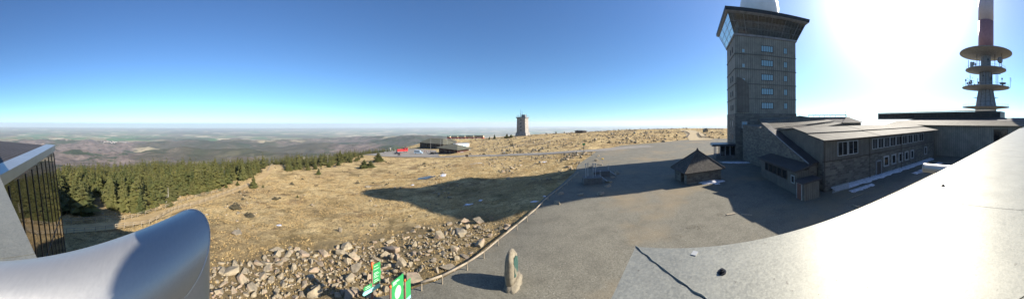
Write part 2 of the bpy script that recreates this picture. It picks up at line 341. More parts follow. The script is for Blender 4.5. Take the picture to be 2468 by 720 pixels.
# ------------------------------------------------------------------ mesh helpers
class MB:
    def __init__(s): s.v = []; s.f = []; s.m = []; s.mats = []
    def mi(s, mat):
        if mat is None: return 0
        if mat not in s.mats: s.mats.append(mat)
        return s.mats.index(mat)
    def add(s, vs, fs, mat=None):
        o = len(s.v); s.v += [tuple(p) for p in vs]; i = s.mi(mat)
        for f in fs: s.f.append(tuple(o+k for k in f)); s.m.append(i)
        return s
    def box(s, c, size, rz=0, mat=None, rx=0, ry=0):
        hx, hy, hz = size[0]/2, size[1]/2, size[2]/2
        T = Matrix.Translation(c) @ Matrix.Rotation(rz, 4, 'Z') @ Matrix.Rotation(ry, 4, 'Y') @ Matrix.Rotation(rx, 4, 'X')
        vs = [T @ Vector((x*hx, y*hy, z*hz)) for x in (-1, 1) for y in (-1, 1) for z in (-1, 1)]
        return s.add(vs, [(0,1,3,2),(4,6,7,5),(0,4,5,1),(2,3,7,6),(0,2,6,4),(1,5,7,3)], mat)
    def hexa(s, lo, hi, mat=None):      # lo, hi: rings of n points (bottom, top)
        n = len(lo); vs = list(lo)+list(hi)
        fs = [tuple(reversed(range(n))), tuple(range(n, 2*n))] + [(i, (i+1) % n, n+(i+1) % n, n+i) for i in range(n)]
        return s.add(vs, fs, mat)
    def tube(s, p0, p1, r0, r1=None, n=10, mat=None, cap=True):
        p0 = Vector(p0); p1 = Vector(p1); r1 = r0 if r1 is None else r1
        d = (p1-p0).normalized(); a = d.orthogonal().normalized(); b = d.cross(a)
        lo = [p0+(a*math.cos(2*PI*i/n)+b*math.sin(2*PI*i/n))*r0 for i in range(n)]
        hi = [p1+(a*math.cos(2*PI*i/n)+b*math.sin(2*PI*i/n))*r1 for i in range(n)]
        fs = [(i, (i+1) % n, n+(i+1) % n, n+i) for i in range(n)]
        if cap: fs += [tuple(reversed(range(n))), tuple(range(n, 2*n))]
        return s.add(lo+hi, fs, mat)
    def sweep(s, pts, rad, n=7, closed=False, mat=None):
        pts = [Vector(p) for p in pts]; L = len(pts); vs = []
        for i, p in enumerate(pts):
            t = (pts[(i+1) % L if closed else min(i+1, L-1)]-pts[(i-1) % L if closed else max(i-1, 0)]).normalized()
            a = t.cross(Vector((.31, .22, .93))).normalized(); b = t.cross(a); r = rad[i] if isinstance(rad, list) else rad
            vs += [p+(a*math.cos(2*PI*k/n)+b*math.sin(2*PI*k/n))*r for k in range(n)]
        m = L if closed else L-1
        return s.add(vs, [(i*n+k, i*n+(k+1) % n, ((i+1) % L)*n+(k+1) % n, ((i+1) % L)*n+k) for i in range(m) for k in range(n)], mat)
    def lathe(s, c, prof, n=32, mat=None):   # prof: (r,z)
        c = Vector(c); vs = []
        for r, z in prof: vs += [c+Vector((r*math.cos(2*PI*i/n), r*math.sin(2*PI*i/n), z)) for i in range(n)]
        fs = [(k*n+i, k*n+(i+1) % n, (k+1)*n+(i+1) % n, (k+1)*n+i) for k in range(len(prof)-1) for i in range(n)]
        if prof[0][0] > 0: fs.append(tuple(reversed(range(n))))
        if prof[-1][0] > 0: fs.append(tuple(range((len(prof)-1)*n, len(prof)*n)))
        return s.add(vs, fs, mat)
    def build(s, name, mat=None, parent=None, smooth=False, origin=None):
        me = bpy.data.meshes.new(name)
        o = Vector(origin) if origin is not None else Vector((0, 0, 0))
        pl = parent.matrix_world_loc if False else None
        me.from_pydata([tuple(Vector(p)-o) for p in s.v], [], s.f)
        mats = s.mats if s.mats else [mat]
        for m in mats: me.materials.append(m)
        if s.mats: me.polygons.foreach_set('material_index', s.m)
        if smooth: me.shade_smooth()
        me.update(); ob = bpy.data.objects.new(name, me); COL.objects.link(ob)
        ob.location = o
        if parent is not None: ob.parent = parent; ob.location = o - Vector(parent.location)
        return ob
def tag(o, label=None, cat=None, group=None, kind=None):
    if label: o['label'] = label
    if cat: o['category'] = cat
    if group: o['group'] = group
    if kind: o['kind'] = kind
    return o
def thing(name, label, cat, loc=(0, 0, 0), group=None):
    o = bpy.data.objects.new(name, None); COL.objects.link(o); o.location = loc; o.empty_display_size = .2
    return tag(o, label, cat, group)
def copy_tree(o, loc=None, rz=None, scale=None, parent=None, label=None):
    c = o.copy(); COL.objects.link(c)
    if parent is not None: c.parent = parent
    if loc is not None: c.location = loc
    if rz is not None: c.rotation_euler = (0, 0, rz)
    if scale is not None: c.scale = scale
    if label: c['label'] = label
    for ch in o.children: copy_tree(ch, parent=c)
    return c
def ring(c, u, v, a, b, z):   # rectangle corners
    c = Vector((c[0], c[1], 0)); return [c+u*x*a+v*y*b+Vector((0, 0, z)) for x, y in ((-1, -1), (1, -1), (1, 1), (-1, 1))]
def ngrid_mesh(name, X, Y, Z, mat, attr=None, wrap=False, smooth=True):
    na, nr = X.shape; co = np.stack([X, Y, Z], -1).reshape(-1, 3)
    a = np.arange(na if wrap else na-1); r = np.arange(nr-1); A, Rr = np.meshgrid(a, r, indexing='ij'); B = (A+1) % na
    q = np.stack([A*nr+Rr, A*nr+Rr+1, B*nr+Rr+1, B*nr+Rr], -1).reshape(-1, 4)
    return npmesh(name, co, q, mat, attr, smooth)
def npmesh(name, co, q, mat, attr=None, smooth=False):
    me = bpy.data.meshes.new(name); k = q.shape[1]
    me.vertices.add(len(co)); me.vertices.foreach_set('co', np.ascontiguousarray(co, dtype=np.float32).ravel())
    me.loops.add(q.size); me.loops.foreach_set('vertex_index', q.astype(np.int32).ravel())
    me.polygons.add(len(q)); me.polygons.foreach_set('loop_start', np.arange(0, q.size, k, dtype=np.int32))
    if attr is not None:
        at_ = me.attributes.new(attr[0], 'FLOAT', 'POINT'); at_.data.foreach_set('value', attr[1].astype(np.float32).ravel())
    me.materials.append(mat); me.update(calc_edges=True); me.validate()
    if smooth: me.shade_smooth()
    ob = bpy.data.objects.new(name, me); COL.objects.link(ob); return ob

# ------------------------------------------------------------------ plan outlines: plaza, road, paths
rail_px = [(978,704),(1010,692),(1060,675),(1120,642),(1160,614),(1195,583),(1240,545),(1285,506),(1315,474),(1350,447),(1388,412),(1392,398)]
rail_pts = [G(*p) for p in rail_px]
def xy(p): return (p[0], p[1])
pl = [xy(G(900,719)), xy(G(940,712))] + [xy(p) for p in rail_pts] + [xy(G(1405,388)), xy(G(1425,375)), xy(G(1440,363))]
pl += [xy(G(1500,350)), xy(G(1560,346)), xy(G(1640,338)), xy(G(1700,334)), pol(1760,118,0)[:2], pol(1900,130,0)[:2], (120,-10), (100,-60), (40,-60), (2,-12), (-6,4)]
def densify(p, step):
    out = []
    for i in range(len(p)):
        a = Vector(p[i]); b = Vector(p[(i+1) % len(p)]); n = max(1, int((b-a).length/step))
        out += [tuple(a.lerp(b, k/n)) for k in range(n)]
    return out
def inside(x, y, poly):
    x = np.asarray(x); y = np.asarray(y); c = np.zeros(x.shape, bool); n = len(poly)
    if x.size < 400:
        P_ = np.asarray(poly); Q_ = np.roll(P_, -1, 0); xx_ = x.ravel()[:, None]; yy_ = y.ravel()[:, None]
        with np.errstate(all='ignore'): t_ = (Q_[:, 0]-P_[:, 0])*(yy_-P_[:, 1])/(Q_[:, 1]-P_[:, 1])+P_[:, 0]
        return ((((P_[:, 1] > yy_) != (Q_[:, 1] > yy_)) & (xx_ < t_)).sum(1) % 2 == 1).reshape(x.shape)
    for i in range(n):
        x0, y0 = poly[i]; x1, y1 = poly[(i+1) % n]
        if y0 == y1: continue
        k = ((y0 > y) != (y1 > y)) & (x < (x1-x0)*(y-y0)/(y1-y0)+x0); c ^= k
    return c
def segdist(x, y, pts, closed=False):
    x = np.asarray(x, float); y = np.asarray(y, float); d = np.full(x.shape, 1e9)
    n = len(pts)
    if x.size < 400:
        P_ = np.array([p[:2] for p in pts]); Q_ = np.roll(P_, -1, 0)
        if not closed: P_, Q_ = P_[:-1], Q_[:-1]
        D_2 = Q_-P_; ax_ = x.ravel()[:, None]-P_[:, 0]; ay_ = y.ravel()[:, None]-P_[:, 1]
        t_ = np.clip((ax_*D_2[:, 0]+ay_*D_2[:, 1])/((D_2**2).sum(1)+1e-9), 0, 1)
        return np.hypot(ax_-t_*D_2[:, 0], ay_-t_*D_2[:, 1]).min(1).reshape(x.shape)
    for i in range(n if closed else n-1):
        ax, ay = pts[i][:2]; bx, by = pts[(i+1) % n][:2]; L = (bx-ax)**2+(by-ay)**2+1e-9
        t = np.clip(((x-ax)*(bx-ax)+(y-ay)*(by-ay))/L, 0, 1); d = np.minimum(d, np.hypot(x-ax-t*(bx-ax), y-ay-t*(by-ay)))
    return d
def sheet(name, poly, step, lift, mat, kind='structure'):
    b = densify(poly, step); P = np.array(b); lo = P.min(0); hi = P.max(0)
    gx, gy = np.meshgrid(np.arange(lo[0], hi[0], step), np.arange(lo[1], hi[1], step)); gx = gx.ravel(); gy = gy.ravel()
    k = inside(gx, gy, poly) & (segdist(gx, gy, poly, True) > step*.6); gx = gx[k]; gy = gy[k]
    vs = [Vector(p) for p in b] + [Vector((a, c)) for a, c in zip(gx, gy)]; n = len(b)
    r = geometry.delaunay_2d_cdt(vs, [], [list(range(n))], 1, 1e-5)
    X = np.array([v.x for v in r[0]]); Y = np.array([v.y for v in r[0]])
    Z = base_h(X, Y)+lift; tri = np.array([f for f in r[2] if len(f) == 3])
    o = npmesh(name, np.stack([X, Y, Z], 1), tri, mat, None, True); tag(o, kind=kind); return o
def strip_poly(c, w):
    c = [Vector(p[:2]) for p in c]; L = []; Rr = []
    for i, p in enumerate(c):
        d = (c[min(i+1, len(c)-1)]-c[max(i-1, 0)]).normalized(); n = Vector((-d.y, d.x)); ww = w[i] if isinstance(w, list) else w
        L.append(tuple(p+n*ww/2)); Rr.append(tuple(p-n*ww/2))
    return Rr+L[::-1]
def smooth_line(pts, k=4):
    out = []; P = [Vector(p[:2]) for p in pts]
    for i in range(len(P)-1):
        p0 = P[max(i-1, 0)]; p1 = P[i]; p2 = P[i+1]; p3 = P[min(i+2, len(P)-1)]
        for j in range(k):
            t = j/k; out.append(tuple(.5*((2*p1)+(p2-p0)*t+(2*p0-5*p1+4*p2-p3)*t*t+(3*p1-p0-3*p2+p3)*t**3)))
    out.append(tuple(P[-1])); return out
road_c = smooth_line([G(1570,352), G(1500,357), G(1430,363), G(1350,368), G(1260,372), G(1180,375), G(1100,377), G(1030,378), G(960,376), G(900,373), G(868,371)])
road_poly = strip_poly(road_c, 6.5)
yard_poly = [xy(G(868,369)), xy(G(905,376)), xy(G(1000,379)), xy(G(1060,376)), xy(G(1050,362)), xy(G(1000,359)), xy(G(940,360)), xy(G(900,366))]
trail_c = smooth_line([G(60,566), G(160,553), G(260,545), G(350,528), G(430,502), G(520,474), G(590,448), G(625,430), G(650,408), G(658,396), G(664,391)])
trail_poly = strip_poly(trail_c, 3.4)
sp_c = smooth_line([G(1690,338), G(1680,330), G(1672,322), G(1660,316), G(1648,313.5)])
sp_poly = strip_poly(sp_c, [16, 11, 10, 9, 9]*4+[9]) if False else strip_poly(sp_c, 12)
hp_c = smooth_line([G(1120,366), G(1190,358), G(1240,350), G(1300,346), G(1330,338)])
hp_poly = strip_poly(hp_c, 2.2)
plaza = sheet('plaza', pl, 1.5, .05, M['plaza'])
sheet('road', road_poly, 1.3, .1, M['road'])
sheet('station_yard', yard_poly, 3, .16, M['road'])
sheet('trail', trail_poly, .8, .05, M['trail'])
sheet('summit_path', sp_poly, 2, .14, M['summit_path'])
sheet('hill_path', hp_poly, 1, .1, M['summit_path'])
def paved(x, y):   # 1 inside any paved outline
    k = np.zeros(np.shape(x), bool)
    for p in (pl, road_poly, yard_poly, trail_poly, sp_poly, hp_poly): k |= inside(x, y, p)
    return k
def lumps(x, y): return .15*fbm(x/1.0, y/1.0, 3, 5)+.28*fbm(x/5, y/5, 3, 6)
PAVED = (pl, road_poly, yard_poly, trail_poly, sp_poly, hp_poly)
def surf(x, y):     # ground as built, lumps included
    x = np.atleast_1d(np.asarray(x, float)); y = np.atleast_1d(np.asarray(y, float))
    dm = np.minimum.reduce([segdist(x, y, p, True) for p in PAVED]); dm = np.where(paved(x, y), 0, dm)
    return base_h(x, y) + lumps(x, y)*np.clip(dm/1.2, 0, 1)*np.clip((440-np.hypot(x, y))/60, 0, 1)
# near ground
rock_poly = [xy(G(*p)) for p in ((440,719),(500,640),(600,628),(690,590),(800,590),(900,570),(1000,545),(1130,520),(1240,530),(1190,585),(1110,645),(1020,690),(960,719))]
ang = np.radians(np.concatenate([np.linspace(-135, 131, 1400), np.linspace(133, 223, 46)]))
rad = np.concatenate([np.linspace(1.5, 12, 14)[:-1], np.geomspace(12, 460, 300)])
A, RR = np.meshgrid(ang, rad, indexing='ij'); X = RR*np.sin(A); Y = RR*np.cos(A)
Z = base_h(X, Y); nearm = RR < 440
sel = (RR < 290) & (A < 2.3); xs_, ys_ = X[sel], Y[sel]
pm = np.zeros(X.shape, bool); pm[sel] = paved(xs_, ys_)
dmin = np.full(X.shape, 9.); dmin[sel] = np.minimum.reduce([segdist(xs_, ys_, p, True) for p in PAVED])
sd = np.where(pm, -dmin, dmin)
lump = lumps(X, Y)
fade = np.clip(sd/1.2, 0, 1)*np.clip((440-RR)/60, 0, 1)
Z = Z + lump*fade - .22*np.clip(-sd/.5, 0, 1)*(RR < 430)
sel = RR < 70; so_ = np.zeros(X.shape); so_[sel] = np.clip(1-np.where(inside(X[sel], Y[sel], rock_poly), 0, segdist(X[sel], Y[sel], rock_poly, True))/2.0, 0, 1); soil = so_*(~pm)
ground = ngrid_mesh('ground', X, Y, Z, M['ground'], ('soil', soil), wrap=True); tag(ground, kind='structure')
# far country
rad = np.concatenate([[440, 460], np.geomspace(480, 15000, 230), np.geomspace(15500, 62000, 50)])
ang = np.radians(np.concatenate([np.linspace(-133, 131, 1100), np.linspace(135, 223, 30)]))
A, RR = np.meshgrid(ang, rad, indexing='ij'); X = RR*np.sin(A); Y = RR*np.cos(A)
Z = base_h(X, Y); Z[:, 0] -= 3
tag(ngrid_mesh('hills', X, Y, Z, M['far'], wrap=True), kind='structure')

# ------------------------------------------------------------------ frames of the buildings
e1 = Vector((.770, -.638, 0)).normalized(); n2 = Vector((.638, .770, 0)).normalized(); ZU = Vector((0, 0, 1))
capn = Vector((-n2.x, -n2.y, 0))

# ================================================================== own building: metal cap, glazed wing, tubes, webcam
PZ = -.55
cc = gp(1532, 594, PZ); cc.z = PZ
own = thing('visitor_centre', 'own building under the camera with speckled galvanised parapet cap and slanted glass wing', 'building', (cc.x, cc.y, -10))
inn = -n2  # inward from long edge
ce1 = Vector((.7515, -.6597, 0)); ce2 = Vector((-.711, -.7032, 0))
def own_pt(a, b, z): p = cc + ce1*a + ce2*b; return Vector((p.x, p.y, z))   # a along the long edge, b into the building
def slab(name, a0, a1, z=PZ, w0=0., w1=2.2, t=.05, skew0=0, skew1=0, mat=M['galv']):
    mb = MB(); mb.hexa([own_pt(a0, w0, z-t), own_pt(a0+skew0, w1, z-t), own_pt(a1+skew1, w1, z-t), own_pt(a1, w0, z-t)],
                       [own_pt(a0, w0, z), own_pt(a0+skew0, w1, z), own_pt(a1+skew1, w1, z), own_pt(a1, w0, z)]); return mb.build(name, mat, own, origin=own.location)
# long edge cap: mitre at the corner, joints across
s1 = gp(2166.7, 461, PZ); ja = (s1-cc).dot(ce1)
s2 = gp(2413, 338, PZ); jb = (s2-cc).dot(ce1)
W_ = 1.8
def cap_poly(pts):
    mb = MB(); mb.hexa([own_pt(a, b, PZ-.05) for a, b in pts], [own_pt(a, b, PZ) for a, b in pts]); return mb.build('parapet_cap', M['galv'], own, origin=own.location)
g_ = .0024; JB = ja*.98
cap_poly([(0, 0), (0+JB, JB-.004), (ja-g_, JB-.004), (ja-g_, 0)])
cap_poly([(ja+g_, 0), (ja+g_, JB-.004), (jb-g_, JB-.004), (jb-g_, 0)])
cap_poly([(jb+g_, 0), (jb+g_, JB-.004), (jb+9, JB-.004), (jb+9, 0)])
cap_poly([(0, .004), (0, 1.9), (JB-.004, 1.9), (JB-.004, JB)])
cap_poly([(0, 1.9+2*g_), (0, 12), (JB-.004, 12), (JB-.004, 1.9+2*g_)])
# raised crimped seam on the mitre
mb = MB(); q_ = [i/60*.66 for i in range(61)]
mb.sweep([own_pt(t+.0022*math.sin(i*1.3)*math.sin(i*.31), t-.0022*math.sin(i*1.3), PZ+.0015) for i, t in enumerate(q_)], [.0028+.0009*math.sin(i*1.1) for i in range(61)])
mb.build('seam', M['galv'], own, True, origin=own.location)
# facade below the cap, roof deck inside
mb = MB(); 
lo = [own_pt(.12, .12, -14), own_pt(.12, 40, -14), own_pt(26, 40, -14), own_pt(26, .12, -14)]; hi = [Vector((p.x, p.y, PZ-.06)) for p in lo]
hi2 = hi
mb.hexa(lo, hi2); mb.build('wall', M['zinc'], own, origin=own.location)
mb = MB(); mb.hexa([own_pt(.004, .004, PZ-.35), own_pt(.004, 12, PZ-.35), own_pt(.03, 12, PZ-.35), own_pt(.03, .03, PZ-.35), own_pt(20, .03, PZ-.35), own_pt(20, .004, PZ-.35)][::-1],
                   [own_pt(.004, .004, PZ-.052), own_pt(.004, 12, PZ-.052), own_pt(.03, 12, PZ-.052), own_pt(.03, .03, PZ-.052), own_pt(20, .03, PZ-.052), own_pt(20, .004, PZ-.052)][::-1])
mb.build('fascia', M['galv'], own, origin=own.location)
# anchor nuts on the cap
def nut(px, py, k=1., label=''):
    p = gp(px, py, PZ); 
    mb = MB(); mb.tube(p, p+ZU*.003*k, .016*k, .016*k, 20); mb.tube(p+ZU*.003*k, p+ZU*.009*k, .0105*k, .0105*k, 6); mb.tube(p+ZU*.009*k, p+ZU*.013*k, .0055*k, .005*k, 12)
    return tag(mb.build('anchor_bolt', M['dark_metal'], None, origin=p), label, 'bolt')
nut(1740, 656, 1, 'shiny hexagonal bolt on the pale metal cap near its mitred corner')
nut(2273, 448, 1.2, 'small dark bolt on the glaring stretch of metal cap beyond the cross joint')
mb = MB(); p = gp(1674, 611, PZ); mb.box(p+ZU*.0015, (.03, .022, .003), .4); tag(mb.build('adhesive_pad', M['frame_pale'], None, origin=p), 'pale square adhesive pad stuck on the metal cap by its mitred corner', 'pad')
# steel tube with mitred elbow
def mitre_tube(name, label, C, d_h, L, Rt, down, parts=('horizontal_pipe', 'down_pipe')):
    t = thing(name, label, 'steel pipe', tuple(C)); n = 64
    d_h = d_h.normalized(); w = d_h.cross(ZU)
    el = [C + w*Rt*math.cos(2*PI*i/n) + (ZU - d_h)*Rt*math.sin(2*PI*i/n) for i in range(n)]   # mitre ellipse
    far = [C + d_h*L + w*Rt*math.cos(2*PI*i/n) + ZU*Rt*math.sin(2*PI*i/n) for i in range(n)]
    dn = [C - ZU*down + w*Rt*math.cos(2*PI*i/n) - d_h*Rt*math.sin(2*PI*i/n) for i in range(n)]
    q = [(i, (i+1) % n, n+(i+1) % n, n+i) for i in range(n)]
    mb = MB(); mb.add(el+far, q+[tuple(range(n, 2*n))]); mb.build(parts[0], M['steel'], t, True, origin=C)
    if down:
        mb = MB(); mb.add(el+dn, [f[::-1] for f in q]); mb.build(parts[1], M['steel'], t, True, origin=C)
        mb = MB()
        mb.sweep(el, .0022, 6, True)
        mb.build('weld', M['steel'], t, True, origin=C)
    return t
TUBE_C = Vector((-.694, .072, -.392)); TUBE_D = Vector((.69, -.724, 0)); TUBE_R = .1
mitre_tube('vent_pipe', 'thick brushed steel pipe in front of the camera, bending down at a mitred elbow', TUBE_C, TUBE_D, 2.0, TUBE_R, 9.0)
# second tube past the far end of the cap
pa = at(2228, 404, 5.6)
t = thing('vent_pipe', 'steel pipe stub showing above the far edge of the metal cap by the snowy terrace', 'steel pipe', tuple(pa))
pdir = -n2
mb = MB(); n = 40; w = pdir.cross(ZU).normalized()
mb.tube(pa, pa+pdir*2.2, .105, .105, 40); mb.build('horizontal_pipe', M['steel'], t, True, origin=pa)
mb = MB(); mb.tube(pa-pdir*.01, pa+pdir*.015, .109, .109, 40); mb.build('end_ring', M['steel'], t, True, origin=pa)
# webcam housing round the viewpoint: hood above, drum below, bracket behind (all unseen); plate on an arm added to shadow the pipe
cam_t = thing('webcam_housing', 'white weatherproof webcam housing with an added plate on an arm to shadow the bent steel pipe', 'camera', (0, 0, -.3))
mb = MB(); mb.lathe((0, 0, 0), [(.004, .010), (.13, .083), (.13, .12), (.08, .14), (.0, .15)], 40); mb.build('hood', M['white'], cam_t, True, origin=(0, 0, .1))
mb = MB(); mb.lathe((0, 0, 0), [(.0, -.008), (.15, -.126), (.155, -.24), (.05, -.28), (.0, -.28)], 40); mb.build('lower_drum', M['white'], cam_t, True, origin=(0, 0, -.1))
mb = MB(); mb.tube((0, 0, -.27), (0, 0, -.9), .02); mb.tube((0, 0, -.9), tuple(-ce1*-.3+Vector((0, 0, -.9))), .02); mb.build('bracket', M['dark_metal'], cam_t, origin=(0, 0, -.9))
sh_ = Vector((SUN.x, SUN.y, 0)).normalized(); sl_t = Vector((sh_.y, -sh_.x, 0)); cs_ = sh_*1.55
mb = MB(); ring_ = []
for i in range(48):
    a_ = 2*PI*i/48; c_, s_ = math.cos(a_), math.sin(a_)
    ring_.append(cs_ + sl_t*(.17*math.copysign(abs(c_)**1.15, c_)-.03) + ZU*(.85 + (.2*s_ if s_ > 0 else .008*s_)))
mb.hexa(ring_, [p_+sh_*.015 for p_ in ring_]); mb.build('shadow_plate', M['white'], cam_t, origin=tuple(cs_+ZU))  # unseen plate, added and outlined to cast the shadow on the steel pipe
mb = MB(); mb.tube((0, 0, .14), tuple(sh_*.5+ZU*.6), .012); mb.tube(tuple(sh_*.5+ZU*.6), tuple(cs_+ZU*1.1+sh_*.02), .012); mb.build('shadow_plate_arm', M['dark_metal'], cam_t, origin=(0, 0, .14))

# glazed wing at the far left
WZ = -.78
T1 = gp(127, 349, WZ); T2 = gp(-2, 414, WZ); T2 = T1 + (T2-T1)*1.25
off = (at(161, 628, math.hypot(T1.x, T1.y)+.45) - T1); off = off/abs(off.z)
wing = thing('glass_wing', 'glazed wing with slanting dark glass wall, plank roof and pale metal edge', 'building', (T1.x, T1.y, -12))
wd = (T2-T1).normalized(); wn = Vector((wd.y, -wd.x, 0));
if wn.dot(off) < 0: wn = -wn
D_ = 11.0
def wp(t, z, o=0.): return T1 + (T2-T1)*t + off*(WZ-z) + wn*o + Vector((0, 0, 0))
wi = Vector((-.18, -.98, 0))
mb = MB(); mb.hexa([wp(0, -12.5), wp(1, -12.5), wp(1, -12.5)+wi*9, wp(0, -12.5)+wi*9], [wp(0, WZ-.14), wp(1, WZ-.14), wp(1, WZ-.14)+wi*9, wp(0, WZ-.14)+wi*9]); mb.build('wall', M['glass_curtain'], wing, origin=wing.location)
for k in range(13):
    tt = (k/12.)**1.0
    mb = MB(); a = wp(tt, WZ-.3, .008); b = wp(tt, -12.4, .008); u_ = wd*.02; v_ = wn*.006
    mb.hexa([b-u_-v_, b+u_-v_, b+u_+v_, b-u_+v_], [a-u_-v_, a+u_-v_, a+u_+v_, a-u_+v_]); mb.build('mullion', M['dark_metal'], wing, origin=a)
for z_ in (-3.4, -6.2, -9):
    mb = MB(); mb.tube(wp(0, z_, .004), wp(1, z_, .004), .012, None, 6); mb.build('transom', M['dark_metal'], wing, origin=wp(.5, z_))
# metal edge along the roof and the plank deck
ed = wn
mb = MB(); a = T1+ed*.1; b = T2+ed*.1; w3 = wn*-.34
mb.hexa([a-ZU*.2, b-ZU*.2, b+w3*.2-ZU*.2, a+w3*.2-ZU*.2], [a, b, b+w3+ZU*.02, a+w3+ZU*.02]); mb.build('roof_edge', M['zinc'], wing, origin=T1)
deck = thing('roof_deck', 'dark weathered plank deck on the roof of the glass wing', 'roof deck', tuple(T1-ZU*.05))
mb = MB()
for k in range(52):
    o0 = wi*(.36+k*.16); o2 = wi*.14; mb.hexa([T1+o0-ZU*.1, T2+o0-ZU*.1, T2+o0+o2-ZU*.1, T1+o0+o2-ZU*.1], [T1+o0-ZU*.03, T2+o0-ZU*.03, T2+o0+o2-ZU*.03, T1+o0+o2-ZU*.03])
tag(mb.build('planks', M['roof_dark'], deck, origin=T1))
# dome turret standing behind the viewpoint, casting its shadow on the wood
dt = Vector((5.5, -13.6, -10))
dome = thing('dome_turret', 'round turret with a white dome on the visitor centre roof behind the camera', 'turret', tuple(dt))
mb = MB(); mb.lathe(dt, [(2.6, 0), (2.6, 15.5)], 32); mb.build('turret_wall', M['zinc'], dome, True, origin=dt)
mb = MB(); mb.lathe(dt, [(2.6, 15.5), (3.3, 16.3), (3.7, 18), (3.3, 20), (2.2, 21.4), (0, 22)], 32); mb.build('dome_shell', M['radome'], dome, True, origin=dt)
exec_rest = True

# ================================================================== windows
def window(parent, o, u, n, w, h, nx=1, ny=1, fr='frame_pale', gl='glass_dark', name='window', fw=.07, sill=False):
    """o: centre on the wall plane"""
    o = Vector(o); mb = MB(); rz = math.atan2(u.y, u.x)
    def bx(a, z, sa, sz, dp=.12): mb.box(o+u*a+ZU*z+n*(dp/2-.03), (sa, dp, sz), rz)
    bx(-w/2, 0, fw, h+fw); bx(w/2, 0, fw, h+fw); bx(0, h/2, w-fw, fw); bx(0, -h/2, w-fw, fw)
    for i in range(1, nx): bx(-w/2+w*i/nx, 0, fw*.8, h-fw, .11)
    for i in range(1, ny): bx(0, -h/2+h*i/ny, w-fw, fw*.6, .1)
    f = mb.build(name, M[fr], parent, origin=o)
    g = MB(); g.box(o+n*.02, (w-fw*.9, .03, h-fw*.9), rz); g.build('pane', M[gl], f, origin=o); 
    pn = [c for c in f.children][0]; pn.location = (0, 0, 0)
    if sill: s = MB(); s.box(o-ZU*(h/2+.1)+n*.08, (w+.3, .2, .1), rz); ss = s.build('sill', M['concrete'], f, origin=o); ss.location = (0, 0, 0)
    return f

# ================================================================== hotel tower
tu = Vector((.713, -.701, 0)); tv = Vector((.701, .713, 0)); fn = -tv; ln = -tu       # front runs along tu, left face along tv
TC = at(1773.5, 387, 60.0); TC.z = -10; TW, TD = 17.6, 12.6
tower = thing('hotel_tower', 'tall square hotel tower with flared glass gallery, flat roof and white radome', 'tower', tuple(TC))
def tp(a, b, z): p = TC + tu*a + tv*b; return Vector((p.x, p.y, z))
def rect(z, o=0., mb=None): return [tp(-o, -o, z), tp(TW+o, -o, z), tp(TW+o, TD+o, z), tp(-o, TD+o, z)]
def tb(name, z0, z1, o0, o1, mat): m_ = MB(); m_.hexa(rect(z0, o0), rect(z1, o1)); return m_.build(name, M[mat], tower, origin=tower.location)
ZS = 1.8; ZB = 22.4
tb('base_wall', -11, ZS, .12, .12, 'tower_stone')
tb('wall', ZS, ZB, 0, 0, 'clad')
for z in (ZS, 5.9, 9.8, 13.75, 17.7): tb('string_course', z-.09, z+.09, .16, .16, 'concrete_dark')
tb('gallery_sill', ZB, ZB+.5, .25, .35, 'concrete')
# gallery: core, sloping glass with mullions, wide eave
tb('gallery_core', ZB+.5, 27.4, -1.2, -1.2, 'concrete')
g0, g1 = ZB+.5, 27.3
def fr_pt(side, t, z):
    o = .3 + (z-g0)/(g1-g0)*1.9
    if side == 0: return tp(-o+t*(TW+2*o), -o, z)
    if side == 1: return tp(-o, -o+t*(TD+2*o), z)
    if side == 2: return tp(-o+t*(TW+2*o), TD+o, z)
    return tp(TW+o, -o+t*(TD+2*o), z)
for side, nm in ((0, 22), (1, 13), (2, 10), (3, 8)):
    mb = MB(); mb.add([fr_pt(side, 0, g0), fr_pt(side, 1, g0), fr_pt(side, 1, g1), fr_pt(side, 0, g1)], [(0,1,2,3)]); gl = mb.build('gallery_glass', M['glass_clear'], tower, origin=TC)
    mb = MB()
    for i in range(nm+1): mb.tube(fr_pt(side, i/nm, g0), fr_pt(side, i/nm, g1), .1 if i % 4 == 0 else .055, None, 4)
    for z in (g0+1.3, g0+2.7, g1-.05): mb.tube(fr_pt(side, 0, z), fr_pt(side, 1, z), .07, None, 4)
    mb.build('gallery_frame', M['concrete'], tower, origin=TC)
tb('eave_soffit', g1+.02, g1+.3, 2.5, 2.85, 'concrete'); tb('roof_edge', g1+.31, g1+1.15, 2.95, 3.05, 'dark_metal')
tb('roof', g1+1.16, g1+1.9, 2.7, -.5, 'roof_dark')
rc = tp(TW/2, TD/2, 0)
mb = MB(); mb.lathe((rc.x, rc.y, g1+1.5), [(4.3, 0), (5.2, .8), (5.75, 2.4), (5.9, 4.2), (5.6, 6.2), (4.6, 8.4), (2.6, 9.9), (0, 10.4)], 40); rd = mb.build('radome', M['radome'], tower, True, origin=(rc.x, rc.y, 28.8))
for k in range(8):
    mb = MB(); a = k*PI/4; pr = None
    for r_, z_ in [(4.3, 0), (5.2, .8), (5.75, 2.4), (5.9, 4.2), (5.6, 6.2), (4.6, 8.4), (2.6, 9.9)]:
        q = Vector((rc.x+(r_+.01)*math.cos(a+.1*math.sin(z_)), rc.y+(r_+.01)*math.sin(a+.1*math.sin(z_)), g1+1.5+z_))
        if pr: mb.tube(pr, q, .045, None, 4)
        pr = q
    mb.build('panel_joint', M['concrete'], rd, origin=rd.location).location = (0, 0, 0)
for zc in (4.05, 7.9, 11.75, 15.6, 19.5):
    window(tower, tp(8.9, 0, zc), tu, fn, 3.35, 1.65, 5, 1, gl='glass_sky', fr='wood_dark', fw=.15)
    window(tower, tp(14.35, 0, zc), tu, fn, .95, 1.6, 2, 1, gl='glass_sky', fr='wood_dark', fw=.1)
    window(tower, tp(2.25, 0, zc-1.0), tu, fn, .62, .85, 1, 1, gl='glass_sky', fw=.06)
